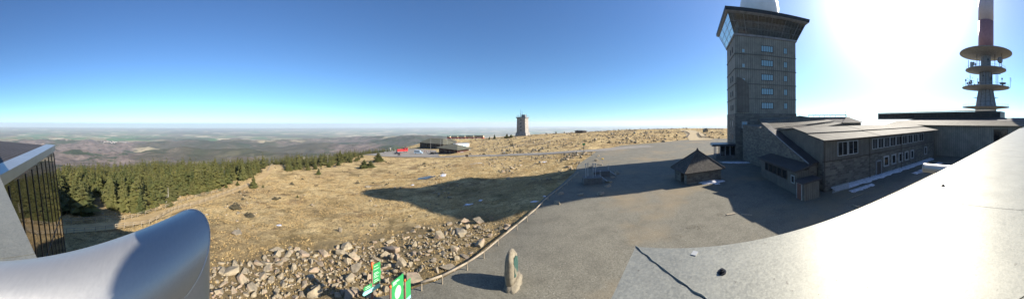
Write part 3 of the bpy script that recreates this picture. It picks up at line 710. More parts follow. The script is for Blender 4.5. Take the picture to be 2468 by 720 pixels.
for zc in (3.2, 7.1, 11.2, 19.2):
    for b in (3.4, 6.2): window(tower, tp(0, b, zc+.4), -tv, ln, .7, 1.5, 1, 1, fr='concrete_dark', fw=.08)
# curved ribbed panel on the stair bay
mb = MB(); pts = [(0.3, 2.2)]; z_t = 11.0
arc = [(.35, 11.5), (1.2, 11.35), (2.2, 10.9), (3.0, 10.1), (3.6, 9.0)]
poly = [(.35, 2.2)]+arc+[(3.6, 2.2)]
lo = [tp(a, -.01, z) for a, z in poly]; hi = [tp(a, -.35, z) for a, z in poly]
mb.hexa(hi[::-1], lo[::-1]); mb.build('stair_bay', M['planks'], tower, origin=TC)
# ground storeys: stone windows, doorway
for a, z, w, h in ((2.4, -1.1, 1.3, 1.6), (2.6, -5.0, 1.2, 1.5)): window(tower, tp(a, -.12, z), tu, fn, w, h, 2, 1, gl='glass_sky' if z > -2 else 'glass_dark', fw=.22, fr='frame_pale')
window(tower, tp(4.0, -.12, -7.6), tu, fn, 1.9, 2.6, 2, 2, fw=.2, name='window', fr='concrete')
for b in (3.4, 6.2):
    for z in (-.9, -4.4): window(tower, tp(-.12, b, z), -tv, ln, .9, 1.7, 1, 1, fw=.1, fr='concrete')
# entrance pavilion at the foot of the tower
pv = thing('entrance_pavilion', 'small glazed entrance pavilion with dark flat roof at the foot of the tower', 'pavilion', tuple(tp(-3, 2.5, -10)))
def pvp(a, b, z): return tp(-.15-a, b, z)
mb = MB(); mb.hexa([pvp(6.2, -.6, -6.55), pvp(0, -.6, -6.55), pvp(0, 5.2, -6.55), pvp(6.2, 5.2, -6.55)], [pvp(6.0, -.4, -6.1), pvp(0, -.4, -6.1), pvp(0, 5, -6.1), pvp(6.0, 5, -6.1)]); mb.build('roof', M['dark_metal'], pv, origin=pv.location)
mb = MB(); mb.hexa([pvp(5.2, 0, -9.9), pvp(0, 0, -9.9), pvp(0, 4.6, -9.9), pvp(5.2, 4.6, -9.9)], [pvp(5.2, 0, -9.1), pvp(0, 0, -9.1), pvp(0, 4.6, -9.1), pvp(5.2, 4.6, -9.1)]); mb.build('base', M['concrete_dark'], pv, origin=pv.location)
mb = MB(); mb.hexa([pvp(4.0, .5, -9.1), pvp(0, .5, -9.1), pvp(0, 4.1, -9.1), pvp(4.0, 4.1, -9.1)], [pvp(4.0, .5, -6.56), pvp(0, .5, -6.56), pvp(0, 4.1, -6.56), pvp(4.0, 4.1, -6.56)]); mb.build('glazing', M['glass_dark'], pv, origin=pv.location)
for a, b in ((5.1, .1), (5.1, 2.3), (5.1, 4.5), (3.9, .42), (2.6, .42), (1.3, .42)):
    mb = MB(); mb.box(pvp(a, b, -7.82), (.14, .14, 2.5), math.atan2(tu.y, tu.x)); mb.build('post', M['frame_pale'], pv, origin=pvp(a, b, -9))
mb = MB(); 
for z in (-8.2, -8.6): mb.tube(pvp(5.1, .1, z), pvp(2.7, .1, z), .03, None, 6)
for k in range(4): mb.tube(pvp(5.1-k*.8, .1, -9.1), pvp(5.1-k*.8, .1, -8.2), .025, None, 6)
mb.build('railing', M['frame_pale'], pv, origin=pvp(4, .1, -9))

# ================================================================== hotel annexe group, frame at A0
A0 = gp(1986, 464, -10)
def ap(t, s, z): p = A0 + e1*t + n2*s; return Vector((p.x, p.y, z))
def prism(name, pts_lo, pts_hi, mat, par): m_ = MB(); m_.hexa(pts_lo, pts_hi); return m_.build(name, M[mat], par, origin=pts_lo[0])
ann = thing('hotel_annexe', 'long two-storey hotel annexe, stone below and grey boards above, under pale sheet roof', 'building', tuple(A0))
LA = 36.5; SA = 13.8; zr = -1.45; ze = -2.75; zbk = -1.95
def quadbox(t0, t1, s0, s1, z0, z1): return [ap(t0, s0, z0), ap(t1, s0, z0), ap(t1, s1, z0), ap(t0, s1, z0)], [ap(t0, s0, z1), ap(t1, s0, z1), ap(t1, s1, z1), ap(t0, s1, z1)]
prism('lower_wall', *quadbox(0, LA, 0, SA, -11, -5.75), 'stone_wall', ann)
# boarded upper wall with gable
mb = MB()
prof = [(-.08, -5.74), (-.08, ze), (7.7, zr), (SA, zbk), (SA, -5.74)]
mb.hexa([ap(-.1, s, z) for s, z in prof], [ap(LA+.05, s, z) for s, z in prof]); mb.build('upper_wall', M['planks_pale'], ann, origin=A0)
prism('sill_band', *quadbox(-.14, LA, -.16, .2, -5.83, -5.69), 'wood_dark', ann)
# roof: two slopes in stepped sheets
def roofsheet(t0, t1, s0, z0, s1, z1, name='roof', th=.12, mat='roof_metal'):
    m_ = MB(); m_.hexa([ap(t0, s0, z0), ap(t1, s0, z0), ap(t1, s1, z1), ap(t0, s1, z1)], [ap(t0, s0, z0+th), ap(t1, s0, z0+th), ap(t1, s1, z1+th), ap(t0, s1, z1+th)]); return m_.build(name, M[mat], ann, origin=ap(t0, s0, z0))
sl = (zr-ze)/7.8
roofsheet(-.45, 12.0, -.75, ze-.1, 3.6, ze+3.55*sl+.02); roofsheet(-.45, 12.0, 3.45, ze+3.55*sl+.15, 7.8, zr+.16)
roofsheet(12.03, LA+1, -.75, ze-.06, 3.6, ze+3.55*sl+.06); roofsheet(12.03, LA+1, 3.45, ze+3.55*sl+.19, 7.8, zr+.2)
roofsheet(-.45, LA+1, 7.82, zr+.05, SA+.4, zbk+.02)
mb = MB(); mb.tube(ap(-.5, -.85, ze-.02), ap(LA+1, -.85, ze-.02), .08, None, 8); mb.build('gutter', M['wood_dark'], ann, origin=A0)
mb = MB(); mb.tube(ap(-.02, -.22, ze-.2), ap(-.02, -.22, -9.9), .06, None, 8); mb.build('downpipe', M['wood_dark'], ann, origin=A0)
mb = MB(); mb.tube(ap(9.6, -.22, ze-.2), ap(9.6, -.22, -9.9), .06, None, 8); mb.build('downpipe', M['wood_dark'], ann, origin=A0)
mb = MB(); mb.tube(ap(19.5, -.22, ze-.2), ap(19.5, -.22, -9.9), .06, None, 8); mb.build('downpipe', M['wood_dark'], ann, origin=A0)
def tA(px):     # run along the annexe wall seen at this column
    d = ray(px, 300); k = (A0.x*d.y - A0.y*d.x)/(e1.y*d.x - e1.x*d.y); return k
for (x0, x1) in ((2017, 2041), (2043, 2066)):
    a, b = tA(x0), tA(x1); window(ann, ap((a+b)/2, -.1, -4.2), e1, -n2, b-a-.1, 2.0, 2, 1, fw=.1)
xs = [2100, 2114, 2129, 2143, 2158, 2172, 2186, 2199, 2212, 2226]
for i in range(len(xs)-1):
    a, b = tA(xs[i]+1.5), tA(xs[i+1]-1.5); window(ann, ap((a+b)/2, -.1, -4.1), e1, -n2, b-a, 1.75, 2, 1, fw=.1)
for x0, x1 in ((2130, 2141), (2149, 2158), (2166, 2174), (2181, 2188), (2195, 2201), (2228, 2233)):
    a, b = tA(x0), tA(x1); window(ann, ap((a+b)/2, 0, -7.6), e1, -n2, b-a, 1.7, 1, 1, fw=.24, sill=True)
a, b = tA(2112), tA(2122); mb = MB(); mb.box(ap((a+b)/2, -.03, -8.7), (b-a, .12, 2.6), math.atan2(e1.y, e1.x)); dr = mb.build('door', M['wood_dark'], ann, origin=ap((a+b)/2, 0, -8.7))
mb = MB()
for q in (a-.1, b+.1): mb.box(ap(q, -.05, -8.6), (.2, .16, 2.9), math.atan2(e1.y, e1.x))
mb.box(ap((a+b)/2, -.05, -7.2), (b-a, .16, .25), math.atan2(e1.y, e1.x)); f_ = mb.build('frame', M['concrete'], dr, origin=ap((a+b)/2, 0, -8.7)); f_.location = (0, 0, 0)

# catslide building between annexe and tower
cat = thing('catslide_building', 'stone building whose long roof sweeps down between the tower and the annexe', 'building', tuple(ap(-2, 8, -10)))
def prc(name, lo, hi, mat): m_ = MB(); m_.hexa(lo, hi); return m_.build(name, M[mat], cat, origin=lo[0])
zq, zp = -5.95, -.75
def zc_(s): return zq + (zp-zq)*(s-1.2)/(17-1.2)
# wall under the roof
mb = MB(); mb.hexa([ap(-1.6, 1.3, -11), ap(-.25, 1.3, -11), ap(-.25, 18, -11), ap(-1.6, 18, -11)], [ap(-1.6, 1.3, zc_(1.3)-.05), ap(-.25, 1.3, zc_(1.3)-.05), ap(-.25, 18, zc_(18)-.05), ap(-1.6, 18, zc_(18)-.05)]); mb.build('wall', M['stone_wall'], cat, origin=ap(-1.6, 1.3, -10))
mb = MB(); mb.hexa([ap(-.25, 14.2, -11), ap(14, 14.2, -11), ap(14, 30, -11), ap(-1.6, 30, -11)], [ap(-.25, 14.2, zc_(14)-.1), ap(14, 14.2, -1.9), ap(14, 30, -1.0), ap(-1.6, 30, -1.0)]); mb.build('wall', M['stone_wall'], cat, origin=ap(4, 16, -10))
def prs(t0, s0, t1, s1, mat, dz=0., t0b=None, th=.14, name='roof'):
    t0b = t0 if t0b is None else t0b; m_ = MB()
    lo = [ap(t0, s0, zc_(s0)+dz), ap(t1, s0, zc_(s0)+dz), ap(t1, s1, zc_(s1)+dz), ap(t0b, s1, zc_(s1)+dz)]; m_.hexa(lo, [p+ZU*th for p in lo]); return m_.build(name, M[mat], cat, origin=lo[0])
prs(-1.95, .9, -.13, 13.9, 'roof_dark')
mb = MB(); mb.tube(ap(-1.97, .9, zc_(.9)+.18), ap(-1.97, 13.9, zc_(13.9)+.18), .09, None, 6); mb.build('verge', M['concrete'], cat, origin=ap(-1.97, .9, -6))
# pale hipped upper roof rising to a peak
def hip(pts, name='roof'): m_ = MB(); m_.hexa([p-ZU*.15 for p in pts], pts); return m_.build(name, M['roof_metal'], cat, origin=pts[0])
P0 = gp(1883, 331, -3.0); 
pk = at(1927, 279.5, 52); lf = at(1846, 297.5, 47.0); 
nr = at(1884, 331, 41.0); rt = at(2030, 300, 50.0); rr = at(1992, 289, 56)
m1 = lf.lerp(pk, .45); m2 = nr.lerp(rt, .35)
mb = MB()
def quadstrip(a0, b0, a1, b1, k, lift):  # stepped courses of roof sheets
    for i in range(k):
        p = [a0.lerp(a1, i/k), b0.lerp(b1, i/k), b0.lerp(b1, (i+1)/k), a0.lerp(a1, (i+1)/k)]
        q = [x + ZU*(lift if j < 2 else lift*.2) for j, x in enumerate(p)]
        mb.hexa([x-ZU*.15 for x in q], q)
quadstrip(nr, rt, lf, rr, 2, .3)
mb.build('roof', M['roof_metal'], cat, origin=nr)
mb = MB(); mb.hexa([x-ZU*.3 for x in (lf, rr, pk+(rr-pk)*.3, pk)], [x+ZU*.1 for x in (lf, rr, pk+(rr-pk)*.3, pk)]); mb.build('roof', M['roof_metal'], cat, origin=lf)
for px, zc in ((1838, -6.9), (1845.5, -6.9), (1853, -6.9), (1838, -8.6), (1845.5, -8.6), (1853, -8.6)):
    pass
wq = at(1847, 390, 46)
mb = MB(); u_ = tu; prism_ = None
sw = thing('stone_link', 'dark stone link wall with two rows of narrow pale windows beside the tower', 'building', tuple(Vector((wq.x, wq.y, -10))))
a_ = tp(TW*.36, -.2, 0); 
def sp_(t, s, z): p = Vector((a_.x, a_.y, 0)) + tu*t - tv*s; return Vector((p.x, p.y, z))
mb = MB(); mb.hexa([sp_(0, 5.2, -11), sp_(11.5, 5.2, -11), sp_(11.5, .1, -11), sp_(0, .1, -11)], [sp_(0, 5.2, -2.2), sp_(11.5, 5.2, -1.4), sp_(11.5, .1, 1.0), sp_(0, .1, .6)]); mb.build('wall', M['tower_stone'], sw, origin=sw.location)
for k in range(5):
    for z in (-6.2, -8.3): window(sw, sp_(1.0+k*.85, 5.2, z), tu, -tv, .42, 1.5, 1, 1, fw=.13)

# lean-to with a strip of windows, and plank porch
lt = thing('lean_to', 'low timber lean-to with dark roof and a strip of windows beside the annexe', 'building', tuple(ap(-4, 1, -10)))
def prl(name, lo, hi, mat, par=None): m_ = MB(); m_.hexa(lo, hi); return m_.build(name, M[mat], par or lt, origin=lo[0])
LQ = gp(1921, 472, -10); rel = LQ-A0; lt_t = rel.dot(e1); lt_s = rel.dot(n2); LE = lt_s+12.2
prl('wall', *quadbox(lt_t, -1.6, lt_s, LE, -11, -6.75), 'planks', lt)
prl('roof', [ap(lt_t-.5, lt_s-.5, -6.85), ap(-1.4, lt_s-.5, -6.2), ap(-1.4, LE+.3, -6.2), ap(lt_t-.5, LE+.3, -6.85)], [ap(lt_t-.5, lt_s-.5, -6.6), ap(-1.4, lt_s-.5, -5.95), ap(-1.4, LE+.3, -5.95), ap(lt_t-.5, LE+.3, -6.6)], 'roof_dark')
for k in range(5): window(lt, ap(lt_t, lt_s+3.3+k*1.55, -7.75), -n2, -e1, 1.25, 1.25, 1, 1, fw=.1, fr='wood_dark')
window(lt, ap(lt_t, lt_s+1.0, -8.0), -n2, -e1, .8, .95, 1, 1, fw=.12)
mb = MB(); mb.tube(ap(lt_t-.55, lt_s-.5, -6.75), ap(lt_t-.55, LE+.3, -6.75), .07, None, 6); mb.build('gutter', M['wood_dark'], lt, origin=ap(lt_t, lt_s, -6.7))
EQ = gp(1938, 487, -10); er = EQ-A0; et, es = er.dot(e1), er.dot(n2)
po = thing('plank_porch', 'small plank porch with a brown door at the near end of the lean-to', 'porch', tuple(EQ))
prl('wall', *quadbox(et, -1.9, es, .3, -11, -7.75), 'planks_pale', po)
prl('roof', [ap(et-.3, es-.3, -7.8), ap(-1.7, es-.3, -7.55), ap(-1.7, .35, -7.55), ap(et-.3, .35, -7.8)], [ap(et-.3, es-.3, -7.62), ap(-1.7, es-.3, -7.37), ap(-1.7, .35, -7.37), ap(et-.3, .35, -7.62)], 'roof_dark', po)
mb = MB(); mb.box(ap(et-.02, es+1.0, -8.95), (.1, 1.0, 2.0), math.atan2(e1.y, e1.x)); mb.build('door', M['brownpost'], po, origin=ap(et, es+1, -9))
mb = MB()
for q in (es+.45, es+1.55): mb.box(ap(et-.04, q, -8.9), (.12, .1, 2.15), math.atan2(e1.y, e1.x))
mb.box(ap(et-.04, es+1, -7.88), (.12, 1.0, .1), math.atan2(e1.y, e1.x)); mb.build('door_frame', M['frame_pale'], po, origin=ap(et, es+1, -9))

# great hall behind the annexe, with long raised skylight
Pa = at(2250, 300, 66); Pb = at(2468, 300, 57.5); fu = (Pb-Pa); fu.z = 0; fu.normalize(); fb = Vector((fu.y, -fu.x, 0)); 
if fb.dot(Pa) < 0: fb = -fb
hall = thing('great_hall', 'large grey hall behind the annexe with wide sheet eaves and long raised skylight', 'building', (Pa.x, Pa.y, -10))
def hp(a, b, z): p = Pa + fu*a + fb*b; return Vector((p.x, p.y, z))
def hb(name, a0, a1, b0, b1, z0, z1, mat, b0t=None, b1t=None, a0t=None, a1t=None):
    b0t = b0 if b0t is None else b0t; b1t = b1 if b1t is None else b1t; a0t = a0 if a0t is None else a0t; a1t = a1 if a1t is None else a1t
    m_ = MB(); m_.hexa([hp(a0, b0, z0), hp(a1, b0, z0), hp(a1, b1, z0), hp(a0, b1, z0)], [hp(a0t, b0t, z1), hp(a1t, b0t, z1), hp(a1t, b1t, z1), hp(a0t, b1t, z1)]); return m_.build(name, M[mat], hall, origin=hp(a0, b0, z0))
hb('wall', -16, 46, 0, 24, -11, -1.55, 'clad')
# eave slope (pale) and upper slope (dark), each a thin slab
def hroof(a0, a1, b0, z0, b1, z1, mat, a0t=None, a1t=None):
    a0t = a0 if a0t is None else a0t; a1t = a1 if a1t is None else a1t
    m_ = MB(); lo = [hp(a0, b0, z0), hp(a1, b0, z0), hp(a1t, b1, z1), hp(a0t, b1, z1)]; m_.hexa(lo, [p+ZU*.15 for p in lo]); return m_.build('roof', M[mat], hall, origin=lo[0])
hroof(-17, 34, -1.3, -1.65, 4.0, -.55, 'roof_metal'); hroof(34.05, 48, -1.3, -1.65, 4, -.55, 'roof_metal')
hroof(-16, 47, 3.9, -.5, 9.5, .45, 'roof_dark', -9, 40)
a_l = 0
def hA(px, b):
    d = ray(px, 300); q = Pa + fb*b; return (q.x*d.y - q.y*d.x)/(fu.y*d.x - fu.x*d.y)
k0, k1 = hA(2116, 9.6), hA(2411, 9.6)
hb('skylight', k0, k1, 9.6, 16, .2, 2.55, 'dark_metal')
m_ = MB(); m_.hexa([hp(k0-.8, 8.8, 2.6), hp(k1-3, 8.8, 2.6), hp(k1-3, 16.5, 3.1), hp(k0-.8, 16.5, 3.1)], [hp(k0-.8, 8.8, 2.8), hp(k1-3, 8.8, 2.8), hp(k1-3, 16.5, 3.3), hp(k0-.8, 16.5, 3.3)]); m_.build('roof', M['roof_metal'], hall, origin=hp(k0, 9, 2.6))
nw = 16
for i in range(nw):
    a = k0+(k1-k0)*(i+.5)/nw; window(hall, hp(a, 9.6, 1.4), fu, -fb, (k1-k0)/nw-.35, 1.3, 1, 1, fr='wood_dark', gl='black', fw=.12)
k = hA(2412, 0); window(hall, hp(hA(2412, 0), 0, -4.2), fu, -fb, 3.6, 3.4, 2, 1, fr='wood_dark', fw=.15)
# low flat roof with rooftop rail frame between tower and hall
lr = thing('rear_wing', 'low rear wing with dark roof carrying a horizontal pipe frame and antenna', 'building', tuple(at(1990, 290, 76)))
q0 = at(1900, 300, 78); q1 = at(2075, 300, 78); qd = (q1-q0); qd.z = 0; ql = qd.length; qd.normalize(); qb = Vector((qd.y, -qd.x, 0)); 
if qb.dot(q0) < 0: qb = -qb
def rp(a, b, z): p = q0+qd*a+qb*b; return Vector((p.x, p.y, z))
m_ = MB(); m_.hexa([rp(0, 0, -11), rp(ql, 0, -11), rp(ql, 10, -11), rp(0, 10, -11)], [rp(0, 0, -.9), rp(ql, 0, -.9), rp(ql, 10, -.9), rp(0, 10, -.9)]); m_.build('wall', M['planks'], lr, origin=lr.location)
m_ = MB(); m_.hexa([rp(-.5, -1, -.9), rp(ql+1, -1, -.9), rp(ql+1, 11, -.9), rp(-.5, 11, -.9)], [rp(3, 3, 1.1), rp(ql-4, 3, 1.1), rp(ql-4, 7, 1.1), rp(3, 7, 1.1)]); m_.build('roof', M['roof_dark'], lr, origin=lr.location)
m_ = MB(); m_.tube(rp(6.5, 4, 1.75), rp(ql-4.5, 4, 1.75), .16, None, 6)
for k in range(8): m_.tube(rp(6.6+k*(ql-11.2)/7, 4, .9), rp(6.6+k*(ql-11.2)/7, 4, 1.7), .07, None, 6)
m_.build('pipe_frame', M['dark_metal'], lr, origin=rp(8, 4, 1))
m_ = MB(); m_.tube(rp(ql-4.8, 4, 1), rp(ql-4.8, 4, 3.6), .1, .05, 6); m_.tube(rp(ql-5.2, 4, 3.0), rp(ql-4.4, 4, 3.0), .03, None, 5)
m_.build('antenna', M['dark_metal'], lr, origin=rp(ql-4.8, 4, 1))
for q_ in (9, 15): m_ = MB(); m_.tube(rp(q_, 4, 1.7), rp(q_, 4, 3.1), .03, .02, 5); m_.build('antenna', M['dark_metal'], lr, origin=rp(q_, 4, 1.7))

# ================================================================== transmitter mast
mp = at(2376, 280, 110); mp.z = 0
mast = thing('transmitter_mast', 'tall transmitter mast with red and white shaft above four round platforms', 'mast', (mp.x, mp.y, -10))
def ml(name, prof, mat, n=40, smooth=True): m_ = MB(); m_.lathe((mp.x, mp.y, 0), prof, n); return m_.build(name, M[mat], mast, smooth, origin=mast.location)
ml('lower_shaft', [(5.6, -10), (5.1, 5.9), (5.0, 6.2), (3.6, 13.7), (3.1, 15), (3.05, 22), (2.5, 23), (2.4, 30.5)], 'concrete', 48, False)
m_ = MB()
for k in range(12):
    a = k*PI/6; c_, s_ = math.cos(a), math.sin(a)
    for (r0, z0), (r1, z1) in zip([(5.05, 6.2), (3.65, 13.7), (3.15, 15), (3.1, 22)], [(3.65, 13.7), (3.15, 15), (3.1, 22), (2.5, 23)]):
        m_.tube((mp.x+c_*r0, mp.y+s_*r0, z0), (mp.x+c_*r1, mp.y+s_*r1, z1), .14, None, 4)
m_.build('ribs', M['concrete_dark'], mast, origin=mast.location)
ml('upper_shaft', [(3.72, 32.2), (3.72, 46.9)], 'mast_red'); ml('upper_shaft', [(3.72, 46.92), (3.72, 62)], 'mast_pale'); ml('upper_shaft', [(3.0, 62.02), (2.6, 80)], 'mast_red'); ml('upper_shaft', [(.6, 80), (.3, 92)], 'mast_pale')
for zt, r, th in ((31.5, 12.7, .22), (23.6, 9.9, .22), (15.2, 11.5, .22), (5.9, 11.4, .22)):
    pf = ml('platform', [(2.6, zt-1.1), (r-.2, zt-.1), (r, zt), (r, zt+th), (2.6, zt+th)], 'concrete')
    m_ = MB(); nr_ = 36
    for k in range(nr_):
        a = k*2*PI/nr_; m_.tube((mp.x+math.cos(a)*2.9, mp.y+math.sin(a)*2.9, zt-1.13), (mp.x+math.cos(a)*(r-.4), mp.y+math.sin(a)*(r-.4), zt-.2), .07, None, 4)
    m_.build('underside_ribs', M['concrete_dark'], pf, origin=pf.location); pf.children[0].location = (0, 0, 0)
    if zt < 30:
        m_ = MB()
        for k in range(30):
            a = k*2*PI/30; b = (k+1)*2*PI/30; q = lambda a, z: (mp.x+math.cos(a)*(r-.3), mp.y+math.sin(a)*(r-.3), z)
            m_.tube(q(a, zt+th), q(a, zt+th+1.1), .035, None, 4); m_.tube(q(a, zt+th+1.1), q(b, zt+th+1.1), .035, None, 4)
        m_.build('guard_rail', M['frame_pale'], mast, origin=mast.location)
mdir = Vector((mp.x, mp.y, 0)).normalized(); mrt = Vector((mdir.y, -mdir.x, 0))
def mq(px, z, dd=0.): return Vector((mp.x, mp.y, 0)) + mrt*((px-2376)/F*110) - mdir*dd + ZU*z
def poleobj(name, px, z0, z1, r=.13, dd=3): m_ = MB(); m_.tube(mq(px, z0, dd), mq(px, z1, dd), r, None, 6); return m_.build(name, M['dark_metal'], mast, origin=mq(px, z0, dd))
for px, z0, z1 in ((2339, 15.4, 21.3), (2357, 15.4, 19.5), (2404, 15.4, 21.8), (2400, 15.4, 21.8), (2335, 23.9, 28), (2355, 24, 31), (2361, 24, 28), (2397, 24, 31.3), (2413, 24, 31.3)): poleobj('antenna_pole', px, z0, z1)
for k in range(26):
    zt, r = ((23.82, 9.2), (15.42, 10.6))[k % 2]; a = rnd.uniform(0, 6.28); q = Vector((mp.x+math.cos(a)*r*rnd.uniform(.6, .97), mp.y+math.sin(a)*r*rnd.uniform(.6, .97), zt)); h_ = rnd.uniform(1.5, 5.5)
    m_ = MB(); m_.tube(q, q+ZU*h_, .09, None, 5); m_.box(q+ZU*h_*.8, (.5, .5, rnd.uniform(.4, 1.6))); m_.build('panel_antenna', M['dark_metal' if k % 3 else 'concrete'], mast, origin=q)
m_ = MB(); c_ = mq(2339, 18.3, 3)
for k in range(8):
    a = k*PI/4; m_.tube(c_, c_+(mrt*math.cos(a)+ZU*math.sin(a))*2.0, .06, None, 4)
    m_.tube(c_+(mrt*math.cos(a)+ZU*math.sin(a))*1.9, c_+(mrt*math.cos(a+PI/4)+ZU*math.sin(a+PI/4))*1.9, .06, None, 4) if k % 2 else None
m_.build('loop_antenna', M['dark_metal'], mast, origin=c_)
m_ = MB(); c_ = mq(2405, 27.4, 4); dd_ = (-mdir*.8+mrt*.5).normalized()
for i in range(10):
    m_.tube(c_+dd_*(i*.13), c_+dd_*((i+1)*.13), 1.55*math.sqrt((i+.01)/10), 1.55*math.sqrt((i+1)/10), 20)
m_.build('dish', M['concrete'], mast, True, origin=c_)
m_ = MB(); m_.box(mq(2343, 25.6, 4), (1.2, 1.2, 2.4)); m_.build('equipment_cabinet', M['frame_pale'], mast, origin=mq(2343, 25, 4))
m_ = MB(); m_.box(mq(2402, 21.6, 3), (3.4, .3, .4), math.atan2(mrt.y, mrt.x)); m_.build('crossarm', M['dark_metal'], mast, origin=mq(2402, 21.6, 3))
m_ = MB(); m_.lathe(mq(2416, 16.6, 2), [(0, 0), (1.4, .3), (1.7, .9), (1.4, 1.0), (0, .6)], 20); m_.tube(mq(2416, 15.4, 2), mq(2416, 16.7, 2), .3, None, 8); m_.build('dish', M['concrete'], mast, True, origin=mq(2416, 16.6, 2))
m_ = MB(); m_.tube(mq(2435, 15.5, 0), mq(2435, 20.4, 0), .1); m_.tube(mq(2433.5, 20.2, 0), mq(2437, 20.2, 0), .08); m_.tube(mq(2437, 18.4, 0), mq(2437, 20.2, 0), .06); m_.build('antenna_pole', M['dark_metal'], mast, origin=mq(2435, 15.5, 0))

# ================================================================== stone hut with pyramid roof
hc = gp(1655, 446.5, -10); hu = Vector((.955, -.297, 0)); hv = Vector((.297, .955, 0)); HW, HD = 6.5, 4.6
hut = thing('stone_hut', 'small stone hut with a steep shingled pyramid roof on the plaza', 'hut', tuple(hc))
def up_(a, b, z): p = hc+hu*a+hv*b; return Vector((p.x, p.y, z))
m_ = MB()
def hut_box(a0, a1, b0, b1, z0, z1): m_.hexa([up_(a0, b0, z0), up_(a1, b0, z0), up_(a1, b1, z0), up_(a0, b1, z0)], [up_(a0, b0, z1), up_(a1, b0, z1), up_(a1, b1, z1), up_(a0, b1, z1)])
t_ = .5
hut_box(0, HW, 0, t_, -10.4, -7.8); hut_box(HW-t_, HW, t_+.002, HD-t_, -10.4, -7.8); hut_box(0, HW, HD-t_+.002, HD, -10.4, -7.8)
hut_box(0, t_, t_+.002, .9, -10.4, -7.8); hut_box(0, t_, 2.2, HD-t_, -10.4, -7.8); hut_box(0, t_, .903, 2.198, -8.2, -7.8)
m_.build('wall', M['stone_wall'], hut, origin=hc)
m_ = MB(); ap_ = up_(HW/2, HD/2, -4.95); ov = .55
cr = [up_(-ov, -ov, -8.05), up_(HW+ov, -ov, -8.05), up_(HW+ov, HD+ov, -8.05), up_(-ov, HD+ov, -8.05)]
m_.add([c-ZU*.12 for c in cr]+cr+[ap_], [(3,2,1,0), (0,1,5,4), (1,2,6,5), (2,3,7,6), (3,0,4,7), (4,5,8), (5,6,8), (6,7,8), (7,4,8)]); rf = m_.build('roof', M['shingle'], hut, origin=hc)
m_ = MB()
for c in cr: m_.tube(c+ZU*.05, ap_+ZU*.03, .07, None, 5)
m_.lathe(ap_, [(.22, -.15), (.2, .1), (.08, .3), (.0, .45)], 10); r_ = m_.build('ridge_cap', M['wood_dark'], rf, origin=hc); r_.location = (0, 0, 0)

# ================================================================== rocks
def hull(seed, k=16, sx=1, sy=1, sz=1):
    r = random.Random(seed); bm = bmesh.new()
    for _ in range(k):
        v = Vector((r.gauss(0, 1), r.gauss(0, 1), r.gauss(0, 1))).normalized()
        m = max(abs(v.x), abs(v.y), abs(v.z)); v = v*(1/m)**.8*r.uniform(.72, 1.0)
        bm.verts.new((v.x*sx, v.y*sy, v.z*sz))
    g = bmesh.ops.convex_hull(bm, input=bm.verts)
    bmesh.ops.delete(bm, geom=list({e for e in g['geom_interior']+g['geom_unused'] if isinstance(e, bmesh.types.BMVert)}), context='VERTS')
    bmesh.ops.bevel(bm, geom=bm.edges[:], offset=.03, segments=1, affect='EDGES')
    me = bpy.data.meshes.new('rock'); bm.to_mesh(me); bm.free(); me.materials.append(M['rock']); return me
RM = [hull(i, 13, r1, r2, r3) for i, (r1, r2, r3) in enumerate([(1, .8, .6), (1, .7, .8), (1, .9, .5), (.9, .6, .9), (1, .75, .7), (1, 1, .6), (1, .5, .6), (.8, .8, 1), (1.1, .6, .45), (1, .85, .75)])]
H1_flat = H1
def H1(x, y): return float(surf(x, y)[0])
_G0 = G
def G(px, py):
    p = _G0(px, py); return Vector((p.x, p.y, H1(p.x, p.y)))
def rock(px, py, wpx, label, group=None, var=None, flat=1., cat='boulder', sink=.38, rz=None):
    p = G(px, py); d = math.hypot(p.x, p.y); s = wpx/F*d/2
    o = bpy.data.objects.new('boulder', RM[rnd.randrange(10) if var is None else var]); COL.objects.link(o)
    o.scale = (s*rnd.uniform(.9, 1.25), s*rnd.uniform(.65, 1.05), s*rnd.uniform(.75, 1.15)*flat); o.rotation_euler = (rnd.uniform(-.35, .35), rnd.uniform(-.35, .35), rnd.uniform(0, 6.28) if rz is None else rz)
    o.location = (p.x, p.y, p.z + s*flat*.8*(.5-sink)); return tag(o, label, cat, group)
named = [(668,618,40,'pinkish upright boulder at the upper edge of the rock field',1,1.2),(643,640,36,'broad pale boulder just below the pinkish upright one',0,1.),(730,615,32,'reddish rounded boulder at the upper edge of the rock field',4,1.),
 (940,600,56,'long flat-topped pale boulder lying among small stones above the green signpost',8,.7),(1059,575,30,'upright pale boulder on the meadow edge beside a wide grey one',3,1.3),(1112,560,46,'wide grey boulder with a dark shadow on its left, by the shaded meadow',5,.8),
 (972,638,38,'pointed pale boulder between the two green signs',7,1.),(998,676,46,'large pale boulder behind the information board near the rail end',0,1.),(1226,549,36,'long slanting slab lying against the wooden rail',8,.5),
 (575,560,40,'reddish flat boulder embedded in dry grass',2,.6),(820,556,22,'small pointed boulder standing alone in the grass',3,1.1),(765,708,34,'pale block at the lower edge of the rock field, sharp topped',1,1.1),
 (846,712,42,'squat pale boulder in the signpost shadow',4,.9),(608,700,40,'rounded boulder low in the rock field beside the steel pipe',0,.9),(700,612,24,'reddish boulder between two larger ones at the upper edge',4,.9),
 (828,612,38,'tilted slab beside the long flat-topped boulder',8,.9),(780,612,36,'dark topped boulder with a black shadow above the signs',5,.8),(1185,530,20,'pale upright stone at the tip of the tower shadow',3,1.2),
 (535,660,42,'pale slab leaning near the steel pipe',6,1.1),(565,645,30,'grey split boulder in the rock field beside the pipe',6,1.2)]
for px, py, w, lab, v, fl in named: rock(px, py, w, lab, None, v, fl)
rp_px = [((505,719),(505,640),(600,632),(690,596),(800,600),(900,578),(1000,552),(1130,528),(1225,545),(1180,580),(1100,640),(1020,688),(950,719))]
def inpoly(px, py, P): return bool(inside(np.array([px]), np.array([py]), P)[0])
cnt = 0; placed = []
